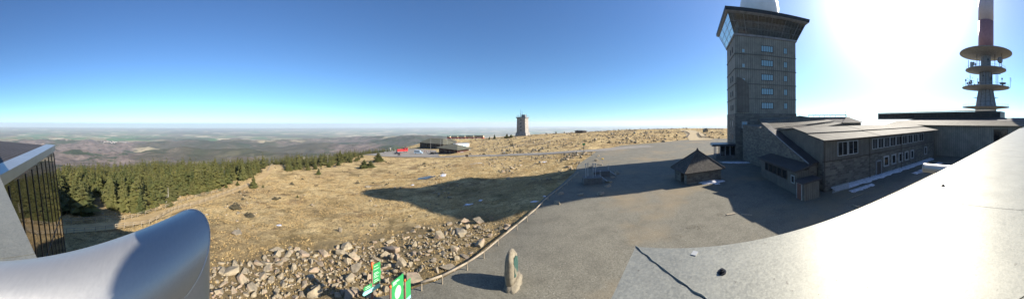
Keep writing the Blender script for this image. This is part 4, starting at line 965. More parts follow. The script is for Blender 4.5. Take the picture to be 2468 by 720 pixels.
while cnt < 262:
    px, py = rnd.uniform(505, 1230), rnd.uniform(525, 722)
    if not inpoly(px, py, rp_px[0]): continue
    dens = 1.0 if px < 900 else .75
    if py > 640 and px > 930: dens = .25
    if rnd.random() > dens: continue
    w = min(50, 11+rnd.expovariate(1/10)) * (.62+.6*(py-525)/195)
    if any(abs(px-a)*1.0+abs(py-b)*1.3 < (w+c)*.42 for a, b, c in placed): continue
    placed.append((px, py, w))
    rock(px, py, w, 'angular pale granite block, one of many heaped in the rock field beside the signs', 'blocks heaped in the rock field'); cnt += 1
# boulders ringing the instrument stands on the plaza
for k, (px, py, w, lab) in enumerate([(1343,492,30,'rounded boulder in shade nearest the bend of the wooden rail'),(1350,469,20,'small shaded boulder by the rail, next to the stands'),(1398,470,24,'shaded boulder directly in front of the lower instrument stand'),
   (1447,469,24,'shaded boulder in front of the lower stand steps'),(1467,440,22,'shaded boulder beside the lower ladder'),(1465,450,20,'low flat boulder at the foot of the lower ladder'),(1476,428,20,'shaded boulder between both ladders'),(1486,418,24,'shaded boulder beyond the upper ladder')]):
    rock(px, py, w, lab, None, 5 if k % 2 else 0, .8, sink=.3)
for px, py, w, lab in [(1447,398,16,'sunlit pale rock above the upper instrument stand'),(1438,388,14,'sunlit angular rock in the pile at the plaza corner'),(1441,377,12,'topmost sunlit rock of the pile at the plaza corner'),(1370,402,18,'upright rock on the meadow just left of the rail end'),
   (1425,404,16,'flat rock beside the upper instrument stand'),(1285,644,6,'fist-sized stone alone on the gravel beside the memorial'),(1235,408,16,'grey boulder in the meadow rock group'),(1225,432,15,'dark boulder in front of the meadow rock group'),
   (1255,400,14,'flat boulder at the top of the meadow rock group'),(1212,415,13,'small boulder at the side of the meadow rock group'),(1067,418,13,'pointed rock by the snow patch and puddle'),(905,497,8,'small stone alone in mid meadow'),
   (888,452,20,'low flat boulder in the open meadow'),(1290,394,12,'boulder by the small snow strip on the meadow')]: rock(px, py, w, lab)
rock(1699, 318, 17, 'dark rugged summit boulder beside the sand path on the skyline', None, 7, 1.0, sink=.1)
# uncounted small stones
def stone_stuff(name, pts, kind='stuff'):
    base = [(np.array([v.co[:] for v in m.vertices]), [tuple(p.vertices) for p in m.polygons]) for m in LOWR]
    V = []; T = []; o = 0
    for (x, y, z, s) in pts:
        v, f = base[rnd.randrange(len(base))]; a = rnd.uniform(0, 6.28); c_, s_ = math.cos(a), math.sin(a)
        sx, sz = s*rnd.uniform(.7, 1.2), s*rnd.uniform(.5, 1)
        w = np.stack([(v[:, 0]*c_-v[:, 1]*s_)*sx+x, (v[:, 0]*s_+v[:, 1]*c_)*s+y, v[:, 2]*sz+z], 1); V.append(w); T += [tuple(o+i for i in t) for t in f]; o += len(v)
    ob = npmesh(name, np.concatenate(V), np.array(T), M['rock']); tag(ob, kind=kind); return ob
def lowhull(seed):
    r = random.Random(seed); bm = bmesh.new()
    for _ in range(9):
        v = Vector((r.gauss(0, 1), r.gauss(0, 1), r.gauss(0, 1))).normalized(); bm.verts.new(v*r.uniform(.7, 1))
    g = bmesh.ops.convex_hull(bm, input=bm.verts); bmesh.ops.delete(bm, geom=[e for e in g['geom_interior'] if isinstance(e, bmesh.types.BMVert)], context='VERTS'); bmesh.ops.triangulate(bm, faces=bm.faces)
    me = bpy.data.meshes.new('lr'); bm.to_mesh(me); bm.free(); return me
LOWR = [lowhull(100+i) for i in range(8)]
cand = []
nz = 12000
xx = rng.uniform(505, 1400, nz); yy = rng.uniform(520, 722, nz)
pts = []
for px, py in zip(xx, yy):
    if not inpoly(px, py, rp_px[0]): continue
    if rnd.random() > .14: continue
    d = ray(px, py); t = -11.2/d.z; pts.append((d.x*t, d.y*t, rnd.uniform(.05, .19)))
# summit slopes, meadow
def scatter(n, x0, x1, d0, d1, s0, s1, th=.0, sc=12):
    a = (rng.uniform(x0, x1, n)-CX)/F; r = np.sqrt(rng.uniform(d0*d0, d1*d1, n)); x = np.sin(a)*r; y = np.cos(a)*r
    k = (vnoise(x/sc, y/sc, 31)+.5*vnoise(x/4, y/4, 32)) > th
    return [(p, q, rnd.uniform(s0, s1)*(1+1.2*(rnd.random() < .08))) for p, q in zip(x[k], y[k])]
pts += scatter(5200, 1130, 1745, 100, 255, .22, .62, -.02) + scatter(1600, 1040, 1420, 40, 110, .12, .38, .08, 7) + scatter(900, 560, 1240, 16, 75, .05, .22, .16, 4) + scatter(260, 140, 660, 26, 60, .08, .35, .15, 5) + scatter(700, 1350, 1460, 55, 80, .15, .4, .0, 4)
P = np.array(pts); pv_ = paved(P[:, 0], P[:, 1]); P = P[~pv_]; P = np.concatenate([P[:, :2], surf(P[:, 0], P[:, 1])[:, None]+P[:, 2:3]*.25, P[:, 2:3]], 1)
stone_stuff('scattered_stones', [tuple(p) for p in P])
# grit and wood chips on the plaza
pts = []
for cx_, cy_, n, sx_, sy_ in ((1672,549,60,30,6),(1738,518,40,14,8),(1600,570,25,60,20),(1500,600,20,60,60),(1420,560,12,90,50),(1660,440,120,40,7),(1705,437,60,30,6)):
    for _ in range(n):
        p = gp(rnd.gauss(cx_, sx_/2), rnd.gauss(cy_, sy_/2), -10); pts.append((p.x, p.y, H1(p.x, p.y)+.07, rnd.uniform(.015, .06)))
stone_stuff('gravel', pts)

# ================================================================== old snow
def patch(name, px, py, wpx, hpx, label, th=.05, seed=0, rag=.35, mat='snow', cat='snow patch'):
    r = random.Random(seed+int(px)); c = G(px, py); n = 28; pts = []
    for i in range(n):
        a = 2*PI*i/n; k = 1+r.uniform(-rag, rag)
        q = ray(px+math.cos(a)*wpx/2*k, py+math.sin(a)*hpx/2*k); t = c.z/q.z; pts.append(Vector((q.x*t, q.y*t, 0)))
    m_ = MB(); cc_ = Vector((c.x, c.y, 0)); vs = []
    for k, h in ((1.0, -.12), (.97, .5), (.6, 1.0)):
        for p in pts: q = cc_+(p-cc_)*k; vs.append(Vector((q.x, q.y, H1(q.x, q.y)+.06+th*h)))
    vs.append(Vector((c.x, c.y, H1(c.x, c.y)+.06+th)))
    fs = [(k*n+i, k*n+(i+1) % n, (k+1)*n+(i+1) % n, (k+1)*n+i) for k in range(2) for i in range(n)]+[(2*n+i, 2*n+(i+1) % n, 3*n) for i in range(n)]
    m_.add(vs, fs); o = m_.build(name, M[mat], None, True, origin=c); return tag(o, label, cat)
for a in [(673,545,14,9,'small bright snow remnant among rocks in the lower meadow'),(1128,494,26,8,'elongated snow remnant inside the tower shadow on the meadow'),(1158,484,14,4,'thin snow sliver inside the tower shadow, beside the elongated one'),
   (1288,487,20,6,'snow strip in shade just left of the wooden rail'),(1068,423,18,9,'bright snow patch behind the puddle on the meadow'),(1148,394,32,2.2,'long thin snow strip on the meadow below the road sign'),(1308,391,20,3.5,'snow patch near the top of the meadow by the rocks'),
   (994,446,8,2.5,'tiny snow fleck below the puddle'),(1128,362,14,2.5,'snow strip in front of the white container building'),(1113,367,12,2.5,'snow strip beside the kiosk wall'),(1312,474,8,4,'tiny snow fleck at the rail edge in shade')]:
    patch('snow_patch', a[0], a[1], a[2]*.8, a[3]*.75, a[4], .06, 0, .5)
patch('snow_patch', 1710, 438, 68, 13, 'crumbly snow remnant along the front of the stone hut', .14, 3, .3)
patch('snow_patch', 1778, 392, 78, 5, 'long snow strip at the foot of the hotel tower', .1, 4, .2)
def apatch(name, t0, t1, s0, s1, label, th=.12, seed=1):
    r = random.Random(seed); m_ = MB(); n = 40; lo = []
    for i in range(n+1): lo.append((t0+(t1-t0)*i/n, s0+r.uniform(-.3, .3)*min(1, i, n-i)))
    hi = [(t0+(t1-t0)*i/n, s1+r.uniform(-.05, .05)) for i in range(n+1)]
    vs = []
    for (t, s), (t2, s2) in zip(lo, hi):
        for k, h in ((0, -.05), (.15, th*.7), (.6, th*1.6), (1, th*2.2)): p = ap(t, s+(s2-s)*k, 0); vs.append(Vector((p.x, p.y, H1(p.x, p.y)+.08+h)))
    m_.add(vs, [(i*4+k, (i+1)*4+k, (i+1)*4+k+1, i*4+k+1) for i in range(n) for k in range(3)]); return tag(m_.build(name, M['snow'], None, True, origin=ap(t0, s0, -10)), label, 'snow patch')
apatch('snow_bank', 1.2, 34, -1.1, -.02, 'long snow bank along the foot of the annexe wall', .16)
apatch('snow_bank', 17, 30, -5.2, -3.9, 'broad dirty snow sheet on the terrace in front of the annexe', .05, 5)
apatch('snow_bank', 2.5, 7.5, -3.0, -2.3, 'small snow heap beside the picket fence of the terrace', .06, 8)
patch('puddle', 1027, 429, 44, 8, 'dark puddle lying in the dry meadow beside a snow patch', .02, 2, .15, 'water', 'puddle')
patch('puddle', 806, 401, 10, 4, 'small pale pool between spruces at the far meadow edge', .02, 5, .2, 'water', 'puddle')

# ================================================================== fences and rails
def wood_rail(name, label, cat, pts, h, pr, rr, rails=(1.,), post_step=1, mat='wood', grp=None):
    off_ = [Vector((p[0], p[1], H1(p[0], p[1]))) for p in pts]; t = thing(name, label, cat, tuple(off_[0]), grp)
    for i, p in enumerate(off_):
        if i % post_step == 0: m_ = MB(); m_.tube(p-ZU*.2, p+ZU*(h-.02), pr, pr*.9, 6); m_.build('post', M[mat], t, origin=p)
    for k in rails:
        m_ = MB()
        for i in range(len(off_)-1):
            a = off_[i]+ZU*h*k; b = off_[i+1]+ZU*h*k; m_.tube(a-(b-a).normalized()*rr*.5, b, rr, rr*.9, 7)
        m_.build('rail', M[mat], t, True, origin=off_[0])
    return t
def resample(pts, step):
    P_ = [Vector((p[0], p[1])) for p in pts]; out = [P_[0]]; acc = 0
    for i in range(len(P_)-1):
        L = (P_[i+1]-P_[i]).length; n = max(1, round(L/step)); out += [P_[i].lerp(P_[i+1], k/n) for k in range(1, n+1)]
    return [tuple(p) for p in out]
lift = []
for px, py in rail_px[1:-1]:   # ground line just under the rail
    lift.append(G(px+6, py+10))
wood_rail('wooden_rail', 'low round timber rail curving along the edge of the gravel plaza', 'rail', resample(lift, 2.4), .55, .05, .075)
tl = smooth_line([G(150,541), G(230,533), G(300,531), G(350,518), G(420,494), G(470,478), G(540,459)], 3)
wood_rail('rope_fence', 'low wooden fence on the forest side of the earth track', 'fence', resample(tl, 2.5), .7, .05, .035, (.6, 1.))
tl = smooth_line([G(160,564), G(230,559), G(300,549), G(360,541), G(405,516), G(430,505), G(480,492), G(560,462), G(600,448)], 3)
wood_rail('rope_fence', 'low wooden fence on the meadow side of the earth track', 'fence', resample(tl, 2.5), .7, .05, .035, (.6, 1.))
wood_rail('road_fence', 'thin dark rail fence running along the near side of the road', 'fence', resample([G(940,381), G(1010,384), G(1100,387), G(1200,384), G(1290,379), G(1385,373)], 4.0), .8, .05, .04, (1.,), mat='wood_dark')
wood_rail('trail_fence', 'pair-board fence beside the narrow track between the trees', 'fence', resample([G(645,415), G(652,402), G(657,393)], 3.0), .8, .05, .05, (.6, 1.))
wood_rail('path_barrier', 'dark low barrier on the meadow side of the sand path', 'barrier', resample([G(1645,317), G(1655,319.5), G(1662,324), G(1657,331), G(1650,333)], 4), .9, .12, .14, (.5, 1.), mat='wood_dark')
wood_rail('path_barrier', 'dark low barrier on the tower side of the sand path', 'barrier', resample([G(1682,321), G(1685,327), G(1690,332), G(1720,334)], 4), .9, .12, .14, (.5, 1.), mat='wood_dark')
wood_rail('plaza_edge_fence', 'thin rail fence between the plaza and the rocky summit meadow', 'fence', resample([G(1450,355), G(1500,349), G(1560,344.5), G(1630,336)], 5), .7, .05, .05, (1.,), mat='wood_dark')
# picket fence on the terrace
pf = thing('picket_fence', 'short grey picket fence in snow beside the annexe corner', 'fence', tuple(ap(1, -1.2, -10)))
for k in range(16):
    m_ = MB(); p = ap(.5+k*.2, -1.3, -9.5); m_.box(p, (.07, .03, 1.15), math.atan2(e1.y, e1.x)); m_.build('picket', M['frame_pale'], pf, origin=p)
for z in (-9.75, -9.2): m_ = MB(); m_.tube(ap(.4, -1.28, z), ap(3.6, -1.28, z), .03, None, 5); m_.build('rail', M['frame_pale'], pf, origin=ap(1, -1.3, z))
# loose timbers near the terrace
for (a, b, r, lab) in [((2042,480),(2080,466),.06,'thin pale pole lying across the shaded terrace edge'),((2053,494),(2070,499),.13,'short pale log end poking out beside the metal cap'),((2190,410),(2252,417),.05,'long pale pole lying on the snow beside the steel pipe stub')]:
    p, q = gp(*a, -9.8), gp(*b, -9.8); m_ = MB(); m_.tube(p, q, r, None, 8); tag(m_.build('timber_pole', M['wood'], None, True, origin=p), lab, 'pole')
for (a, b, w, lab) in [((1751,517),(1771,514),.3,'pale plank lying on the sunlit gravel beside the roof shadow'),((1786,516),(1812,518),.2,'dark plank lying in the shade next to the pale one')]:
    p, q = gp(*a, -9.93), gp(*b, -9.93); m_ = MB(); m_.box((p+q)/2, ((q-p).length, w, .05), math.atan2((q-p).y, (q-p).x)); tag(m_.build('plank', M['wood'], None, origin=p), lab, 'plank')

# ================================================================== memorial stone
ms = G(1233, 686); ms_t = thing('memorial_stone', 'tall upright memorial stone with a green plaque standing on the gravel', 'memorial', tuple(ms))
vdir = Vector((ms.x, ms.y, 0)).normalized()
wdir = (Vector((.3, .95, 0))).normalized(); tdir = Vector((wdir.y, -wdir.x, 0))     # the slab is seen edge on
def slabstone(name, secs, par, rough=.05, seed=3, n=22, p=2.8):
    r = random.Random(seed); vs = []; m_ = MB()
    for z, w, t, dx, dy in secs:
        for i in range(n):
            a = 2*PI*i/n; ca, sa = math.cos(a), math.sin(a); q = (abs(ca)**p+abs(sa)**p)**(-1/p)
            v = ms+wdir*(ca*q*w/2+dx)+tdir*(sa*q*t/2+dy)+ZU*z; v += Vector((r.uniform(-1, 1), r.uniform(-1, 1), r.uniform(-1, 1)))*rough*.5; vs.append(v)
    L = len(secs); fs = [(k*n+i, k*n+(i+1) % n, (k+1)*n+(i+1) % n, (k+1)*n+i) for k in range(L-1) for i in range(n)]+[tuple(reversed(range(n))), tuple(range((L-1)*n, L*n))]
    m_.add(vs, fs); return m_.build(name, M['rock_grey'], par, True, origin=ms)
M['rock_grey'] = simple('pale lichened stone', (.22,.19,.135), .9, 0, .4, 3.5, .7, .03)
slabstone('stone', [(.25, 1.25, .5, 0, 0), (.5, 1.35, .6, 0, 0), (.9, 1.45, .64, 0, 0), (1.3, 1.45, .62, 0, 0), (1.65, 1.3, .56, -.02, 0), (1.9, 1.05, .42, -.05, -.02), (2.08, .7, .3, -.08, -.03), (2.16, .3, .18, -.1, -.03)], ms_t)
m_ = slabstone('base', [(-.2, 1.9, 1.0, .1, .1), (.1, 1.85, .95, .1, .1), (.28, 1.6, .8, .1, .1), (.34, 1.1, .5, .1, .1)], ms_t, .1, 5)
m_ = MB(); 
pl_ = [(-.38, .75), (-.1, .6), (.3, .8), (.42, 1.2), (.36, 1.6), (.1, 1.8), (-.25, 1.82), (-.42, 1.6), (-.3, 1.3)]
lo_ = [ms+wdir*a+tdir*(.31-.03*b)+ZU*b for a, b in pl_]; hi_ = [q+tdir*.035 for q in lo_]; m_.hexa(lo_, hi_); m_.build('plaque', M['patina'], ms_t, origin=ms)

# ================================================================== signs by the rail
sd = Vector((.0, 0, 0))
d1 = at(897, 640, 12.0); d1.z = H1(d1.x, d1.y)
d2_ = at(922, 640, 12.45)
sdir = Vector((d2_.x-d1.x, d2_.y-d1.y, 0)).normalized(); snrm = Vector((sdir.y, -sdir.x, 0))
sp = thing('signpost', 'trail signpost with orange top, green boards and two-tone pointer arms', 'signpost', tuple(d1))
ztop = -(628-295.5)/F*12.0
m_ = MB(); m_.tube(d1, Vector((d1.x, d1.y, ztop-.38)), .055, None, 12); m_.build('post', M['brownpost'], sp, True, origin=d1)
m_ = MB(); m_.tube(Vector((d1.x, d1.y, ztop-.378)), Vector((d1.x, d1.y, ztop)), .06, None, 12); m_.build('cap', M['orange'], sp, True, origin=d1)
srz = math.atan2(sdir.y, sdir.x)
def board(par, base, a0, a1, z0, z1, mat, name, tip=0, lines=0, offn=.065, tipdir=1, th=.02):
    z0, z1 = ztop+z0, ztop+z1
    zm = (z0+z1)/2; P_ = [(a0, z0), (a1, z0), (a1, z1), (a0, z1)]
    if tip: P_ = [(a0, z0), (a1, z0), (a1+tip, zm), (a1, z1), (a0, z1)] if tipdir > 0 else [(a0, z0), (a1, z0), (a1, z1), (a0, z1), (a0-tip, zm)]
    m_ = MB(); f = [base+sdir*a+snrm*(offn)+ZU*(z-base.z) for a, z in P_]; k = [q-snrm*th for q in f]; m_.hexa(k, f); o = m_.build(name, M[mat], par, origin=f[0])
    if lines:
        m_ = MB()
        for i in range(lines):
            z = z1-(i+.7)*(z1-z0)/(lines+.4); w = (a1-a0)*[.55, .7, .4, .62, .5, .75, .45][i % 7]
            m_.box(base+sdir*(a0+.06+w/2)+snrm*(offn+.004)+ZU*(z-base.z), (w, .004, .014), srz)
        l = m_.build('lettering', M['signtext'], o, origin=f[0]); l.location = (0, 0, 0)
    return o
board(sp, d1, .0, .5, -.5, -.12, 'green', 'board', .0, 2)
board(sp, d1, .0, .5, -.86, -.52, 'green', 'board', .06, 4)
board(sp, d1, .0, .5, -1.1, -.88, 'green', 'board', .0, 2)
board(sp, d1, -.55, -.06, -1.22, -1.02, 'green', 'pointer_arm', .08, 2, tipdir=-1)
board(sp, d1, -.58, .48, -1.46, -1.26, 'teal', 'pointer_arm', .09, 1, tipdir=-1)
ib0 = at(941, 690, 11.2); ib0.z = H1(ib0.x, ib0.y); ib1 = at(976, 680, 12.05); ib1.z = ib0.z
ib = thing('information_board', 'green information board with a pale round map between brown posts beside the signpost', 'information board', tuple(ib0))
for p, yt in ((ib0, 684), (ib1, 669)):
    dd = math.hypot(p.x, p.y); zt = -(yt-295.5)/F*dd
    m_ = MB(); m_.tube(p-ZU*.2, Vector((p.x, p.y, zt-.1)), .055, None, 12); pst = m_.build('post', M['brownpost'], ib, True, origin=p)
    m_ = MB(); m_.tube(Vector((p.x, p.y, zt-.098)), Vector((p.x, p.y, zt)), .058, None, 12); q = m_.build('cap', M['orange'], pst, True, origin=p); q.location = (0, 0, 0)
bd = (ib1-ib0); bd.z = 0; bl = bd.length; bd.normalize(); bn = Vector((bd.y, -bd.x, 0)); brz = math.atan2(bd.y, bd.x)
bz1 = -(667-295.5)/F*11.5; bz0 = bz1-1.35
m_ = MB(); m_.box(ib0+bd*(bl*.44)+bn*.03+ZU*((bz0+bz1)/2-ib0.z), (bl*.8, .03, bz1-bz0), brz); pb = m_.build('panel', M['green'], ib, origin=ib0)
m_ = MB(); cq = ib0+bd*(bl*.45)+bn*.048+ZU*((bz0+bz1)/2-.03-ib0.z); m_.lathe((0, 0, 0), [(0, 0), (.24, 0), (.24, .004), (0, .004)], 28)
Tm = Matrix.Translation(cq) @ Matrix(((bd.x, 0, bn.x, 0), (bd.y, 0, bn.y, 0), (0, 1, 0, 0), (0, 0, 0, 1))) @ Matrix.Diagonal((1, 1.35, 1, 1)); m_.v = [tuple(Tm @ Vector(v)) for v in m_.v]
q = m_.build('map', M['board_white'], pb, origin=ib0); q.location = (0, 0, 0)
m_ = MB()
for i, (w, z) in enumerate([(.42, .08), (.5, .14), (.28, .21), (.35, 1.2), (.3, 1.26)]): m_.box(ib0+bd*(.12+w/2)+bn*.05+ZU*(bz1-z-ib0.z), (w, .004, .018), brz)
q = m_.build('lettering', M['signtext'], pb, origin=ib0); q.location = (0, 0, 0)
s3 = at(981, 700, 12.4); s3.z = H1(s3.x, s3.y); s3t = thing('hiking_sign', 'narrow green notice panel with turquoise foot, just behind the information board', 'sign', tuple(s3))
m_ = MB(); m_.box(s3+ZU*1.3+bd*.1, (.42, .03, .9), brz); m_.build('panel', M['green'], s3t, origin=s3)
m_ = MB(); m_.box(s3+ZU*.76+bd*.1, (.42, .035, .16), brz); m_.build('foot_strip', M['teal'], s3t, origin=s3)
m_ = MB(); m_.tube(s3-ZU*.2-bn*.05, s3+ZU*1.7-bn*.05, .04, None, 8); m_.build('post', M['brownpost'], s3t, origin=s3)

# ================================================================== instrument stands
def stand(name, label, px, py, w, d, ptop, poles, lad):
    c = gp(px, py, -10); t = thing(name, label, 'instrument stand', tuple(c)); rz = -.15
    u = Vector((math.cos(rz), math.sin(rz), 0)); v = Vector((-u.y, u.x, 0))
    m_ = MB(); m_.box(c+ZU*ptop*.45, (w, d, ptop*.9+.2), rz); m_.build('base', M['concrete_dark'], t, origin=c)
    m_ = MB(); m_.box(c+ZU*(ptop+.05), (w+.1, d+.1, .1), rz); m_.build('deck', M['concrete_dark'], t, origin=c)
    for a, b, h in poles:
        p = c+u*a*w/2+v*b*d/2+ZU*(ptop+.1); m_ = MB(); m_.tube(p, p+ZU*h, .055, None, 7); m_.lathe(p+ZU*h, [(0, 0), (.12, .02), (.12, .14), (0, .18)], 10); m_.build('instrument_pole', M['frame_pale'], t, origin=p)
    m_ = MB(); a = c+u*(w/2+.05)+ZU*(ptop+.05); b = c+u*(w/2+1.3)-v*.5; b.z = c.z+.06
    for s in (-.28, .28): m_.tube(a+v*s, b+v*s, .04, None, 6)
    for k in range(1, 6): q = a.lerp(b, k/6); m_.box(q, (.22, .6, .04), rz)
    m_.build('steps', M['frame_pale'], t, origin=c)
    m_ = MB()
    for s in (-.28, .28):
        q = c+u*(w/2-.05)+v*s+ZU*(ptop+.1); m_.tube(q, q+ZU*.9, .025, None, 6)
        if s > 0: m_.tube(q+ZU*.9, q-v*.56+ZU*.9, .025, None, 6)
    m_.build('handrail', M['frame_pale'], t, origin=c)
    return t
stand('instrument_stand', 'dark block stand with four instrument poles and metal steps, nearer of two', 1427, 442, 2.9, 2.0, 1.0, [(-.75, -.4, 2.1), (-.4, .5, 2.0), (.05, -.5, 2.1), (.45, .4, 1.9)], 1)
stand('instrument_stand', 'dark block stand with hooped ladder and no tall poles, farther of two', 1448, 424, 3.0, 1.8, .9, [(-.6, .3, .5)], 1)
yp = gp(1452, 397, -10); y_t = thing('marker_post', 'slim post with yellow top beside the rock pile at the plaza corner', 'post', tuple(yp))
m_ = MB(); m_.tube(yp, yp+ZU*1.35, .04, None, 6); m_.build('post', M['frame_pale'], y_t, origin=yp); m_ = MB(); m_.lathe(yp+ZU*1.35, [(0, -.02), (.3, 0), (.3, .14), (0, .2)], 12); m_.build('cap', M['yellow'], y_t, origin=yp)

# ================================================================== roadside signs
def pole_sign(name, label, px, py, h, w, bh, mat, cat='sign', post='dark_metal'):
    p = G(px, py); t = thing(name, label, cat, tuple(p)); vd = Vector((p.x, p.y, 0)).normalized(); rz = math.atan2(vd.y, vd.x)+PI/2
    m_ = MB(); m_.tube(p-ZU*.2, p+ZU*h, .07, None, 6); m_.build('post', M[post], t, origin=p)
    m_ = MB(); m_.box(p-vd*.1+ZU*(h-bh/2), (w, .05, bh), rz); m_.build('panel', M[mat], t, origin=p); return t
pole_sign('trail_sign', 'green finger sign on a dark post at the plaza corner above the rocks', 1407, 371, 3.4, .9, .55, 'green')
pole_sign('notice_board', 'dark brown notice board on a post beside the road to the station', 1125, 382, 1.9, 1.3, 1.1, 'wood_dark', 'notice board')
pole_sign('notice_board', 'slim dark notice post beside the sand path on the summit', 1631, 336, 2.6, .9, .8, 'dark_metal', 'sign')
pole_sign('road_sign', 'dark notice frame beside the road left of the red locomotive', 962, 378, 2.2, .8, 1.3, 'dark_metal', 'sign')
# white marker column near the yard
wc = G(940, 360); wc_t = thing('white_column', 'plain white block column standing at the edge of the station yard', 'column', tuple(wc))
m_ = MB(); m_.hexa([wc+Vector(v) for v in ((-1,-.6,0),(1,-.6,0),(1,.6,0),(-1,.6,0))], [wc+Vector(v) for v in ((-.8,-.5,3.2),(.8,-.5,3.2),(.8,.5,3.2),(-.8,.5,3.2))]); m_.build('shaft', M['white'], wc_t, origin=wc)
m_ = MB(); m_.box(wc+ZU*3.3, (1.9, 1.3, .2)); m_.build('capstone', M['white'], wc_t, origin=wc)

# ================================================================== station buildings
def house(name, label, pxa, pya, pxb, pyb, depth, wh, rh, wall, roof, hiproof=True, nwin=4, over=.8, gl='glass_dark', ext=None):
    a = G(pxa, pya); b = G(pxb, pyb); b.z = a.z = min(a.z, b.z); u = b-a; L = u.length; u.normalize(); v = Vector((-u.y, u.x, 0))
    if v.dot(a) < 0: v = -v
    t = thing(name, label, 'building', tuple(a))
    q = lambda x, y, z: a+u*x+v*y+ZU*z
    m_ = MB(); m_.hexa([q(0,0,-1.5), q(L,0,-1.5), q(L,depth,-1.5), q(0,depth,-1.5)], [q(0,0,wh), q(L,0,wh), q(L,depth,wh), q(0,depth,wh)]); m_.build('wall', M[wall], t, origin=a)
    o = over; k = min(L, depth)*.45 if hiproof else 0
    m_ = MB(); m_.hexa([q(-o,-o,wh-.1), q(L+o,-o,wh-.1), q(L+o,depth+o,wh-.1), q(-o,depth+o,wh-.1)], [q(-o,-o,wh+.2), q(L+o,-o,wh+.2), q(L+o,depth+o,wh+.2), q(-o,depth+o,wh+.2)])
    top = [q(k, depth*.49, wh+rh), q(L-k, depth*.49, wh+rh), q(L-k, depth*.51, wh+rh), q(k, depth*.51, wh+rh)]
    if not hiproof: top = [q(-o, depth*.49, wh+rh), q(L+o, depth*.49, wh+rh), q(L+o, depth*.51, wh+rh), q(-o, depth*.51, wh+rh)]
    m_.hexa([q(-o,-o,wh+.2), q(L+o,-o,wh+.2), q(L+o,depth+o,wh+.2), q(-o,depth+o,wh+.2)], top); m_.build('roof', M[roof], t, origin=a)
    for i in range(nwin):
        window(t, q(L*(i+.5)/nwin, 0, wh*.55), u, -v, L/nwin*.6, wh*.42, 2, 1, gl=gl, fw=.12, fr='wood_dark' if wall != 'white' else 'white')
    return t, q, L
M['station_roof'] = simple('mossy station roof', (.085,.085,.062), .9, 0, .3, .5)
M['red_boards'] = ribbed('red-brown boards', (.13,.06,.045), .4, .85)
house('station_building', 'long dark timber station building with broad mossy hipped roof', 1012, 357, 1068, 358, 15, 5.2, 4.0, 'wood_dark', 'station_roof', nwin=7)
house('station_hall', 'red-brown boarded station hall joined behind the kiosk roof', 1066, 352, 1096, 350, 10, 3.8, 2.2, 'red_boards', 'station_roof', nwin=4)
house('kiosk_building', 'low kiosk with dark shaded front and wide mossy roof beside the road', 1058, 370, 1102, 369, 11, 3.9, 2.6, 'red_boards', 'station_roof', nwin=4, over=1.6)
house('container_building', 'white flat-roofed container building behind the kiosk', 1098, 358, 1131, 353, 5, 3.6, .3, 'white', 'zinc', False, 5, .2, 'glass_sky')
house('summit_shelter', 'small dark shelter hut on the skyline of the rocky slope', 1386, 321, 1404, 320.5, 5, 2.1, .9, 'wood_dark', 'roof_dark', False, 3, .5)
# weather tower
wt0 = at(1260, 326, 240); wt0.z = H1(wt0.x, wt0.y)-.5; wtt = thing('weather_station_tower', 'square granite weather station tower with instruments on its roof, on the far slope', 'tower', tuple(wt0))
wu = Vector((.90, -.43, 0)); wv = Vector((.43, .90, 0)); HS = 4.6
def wr(h, z): return [wt0+wu*a*h+wv*b*h+ZU*z for a, b in ((-1,-1),(1,-1),(1,1),(-1,1))]
m_ = MB(); m_.hexa(wr(HS+1.6, -1), wr(HS+1.0, 4)); m_.build('plinth', M['granite_block'], wtt, origin=wt0)
m_ = MB(); m_.hexa(wr(HS+.25, 4.01), wr(HS, 19)); m_.build('wall', M['granite_block'], wtt, origin=wt0)
m_ = MB(); m_.hexa(wr(HS+.7, 19.01), wr(HS+.8, 20.2)); m_.build('parapet', M['concrete'], wtt, origin=wt0)
for z in (6.5, 10, 13.5, 17):
    for k in (0,): window(wtt, wt0+wu*k-wv*(HS+.3-.25*(z-4)/15)+ZU*z, wu, -wv, .9, 1.4, 1, 1, fr='wood_dark')
    window(wtt, wt0-wu*(HS+.3-.25*(z-4)/15)+ZU*z, -wv, -wu, .9, 1.4, 1, 1, fr='wood_dark')
m_ = MB(); m_.box(wt0+ZU*21.4+wu*1.5, (4, 4, 2.4), math.atan2(wu.y, wu.x)); m_.build('roof_hut', M['concrete'], wtt, origin=wt0)
m_ = MB()
for a, b, h in ((-2.5, 0, 4.2), (-1, 1, 6.5), (.5, -2, 3.6), (3.5, 2, 3.4), (-3.8, -3, 3.0), (-1.5, -1.5, 8)): m_.tube(wt0+wu*a+wv*b+ZU*20, wt0+wu*a+wv*b+ZU*(20+h), .12, None, 5)
for z in (21.2,):
    r_ = wr(HS+.6, z)
    for i in range(4): m_.tube(r_[i], r_[(i+1) % 4], .06, None, 4); m_.tube(r_[i]-ZU, r_[i], .06, None, 4)
m_.build('instrument_mast', M['dark_metal'], wtt, origin=wt0)

# ================================================================== train, locomotive, van, cars
def wheelset(par, q, xs, r, ws, name='wheel'):
    for x in xs:
        for s in ws: m_ = MB(); c = q(x, s, r); u = q(0, 1, 0)-q(0, 0, 0); m_.tube(c-u*.12, c+u*.12, r, None, 12); m_.build(name, M['black'], par, origin=c)
def frame(px, py, px2, py2):
    a = G(px, py); b = G(px2, py2); u = b-a; u.z = 0; L = u.length; u.normalize(); v = Vector((-u.y, u.x, 0)); return a, u, v, L
def bodybox(m_, q, x0, x1, y0, y1, z0, z1, ins=0, mat=None): m_.hexa([q(x0,y0,z0), q(x1,y0,z0), q(x1,y1,z0), q(x0,y1,z0)], [q(x0+ins,y0+ins*.6,z1), q(x1-ins,y0+ins*.6,z1), q(x1-ins,y1-ins*.6,z1), q(x0+ins,y1-ins*.6,z1)])
a, u, v, L = frame(1078, 336, 1168, 332.5)
slots = [(1079, 1086), (1090, 1105), (1108, 1123), (1126, 1143), (1146, 1166)]
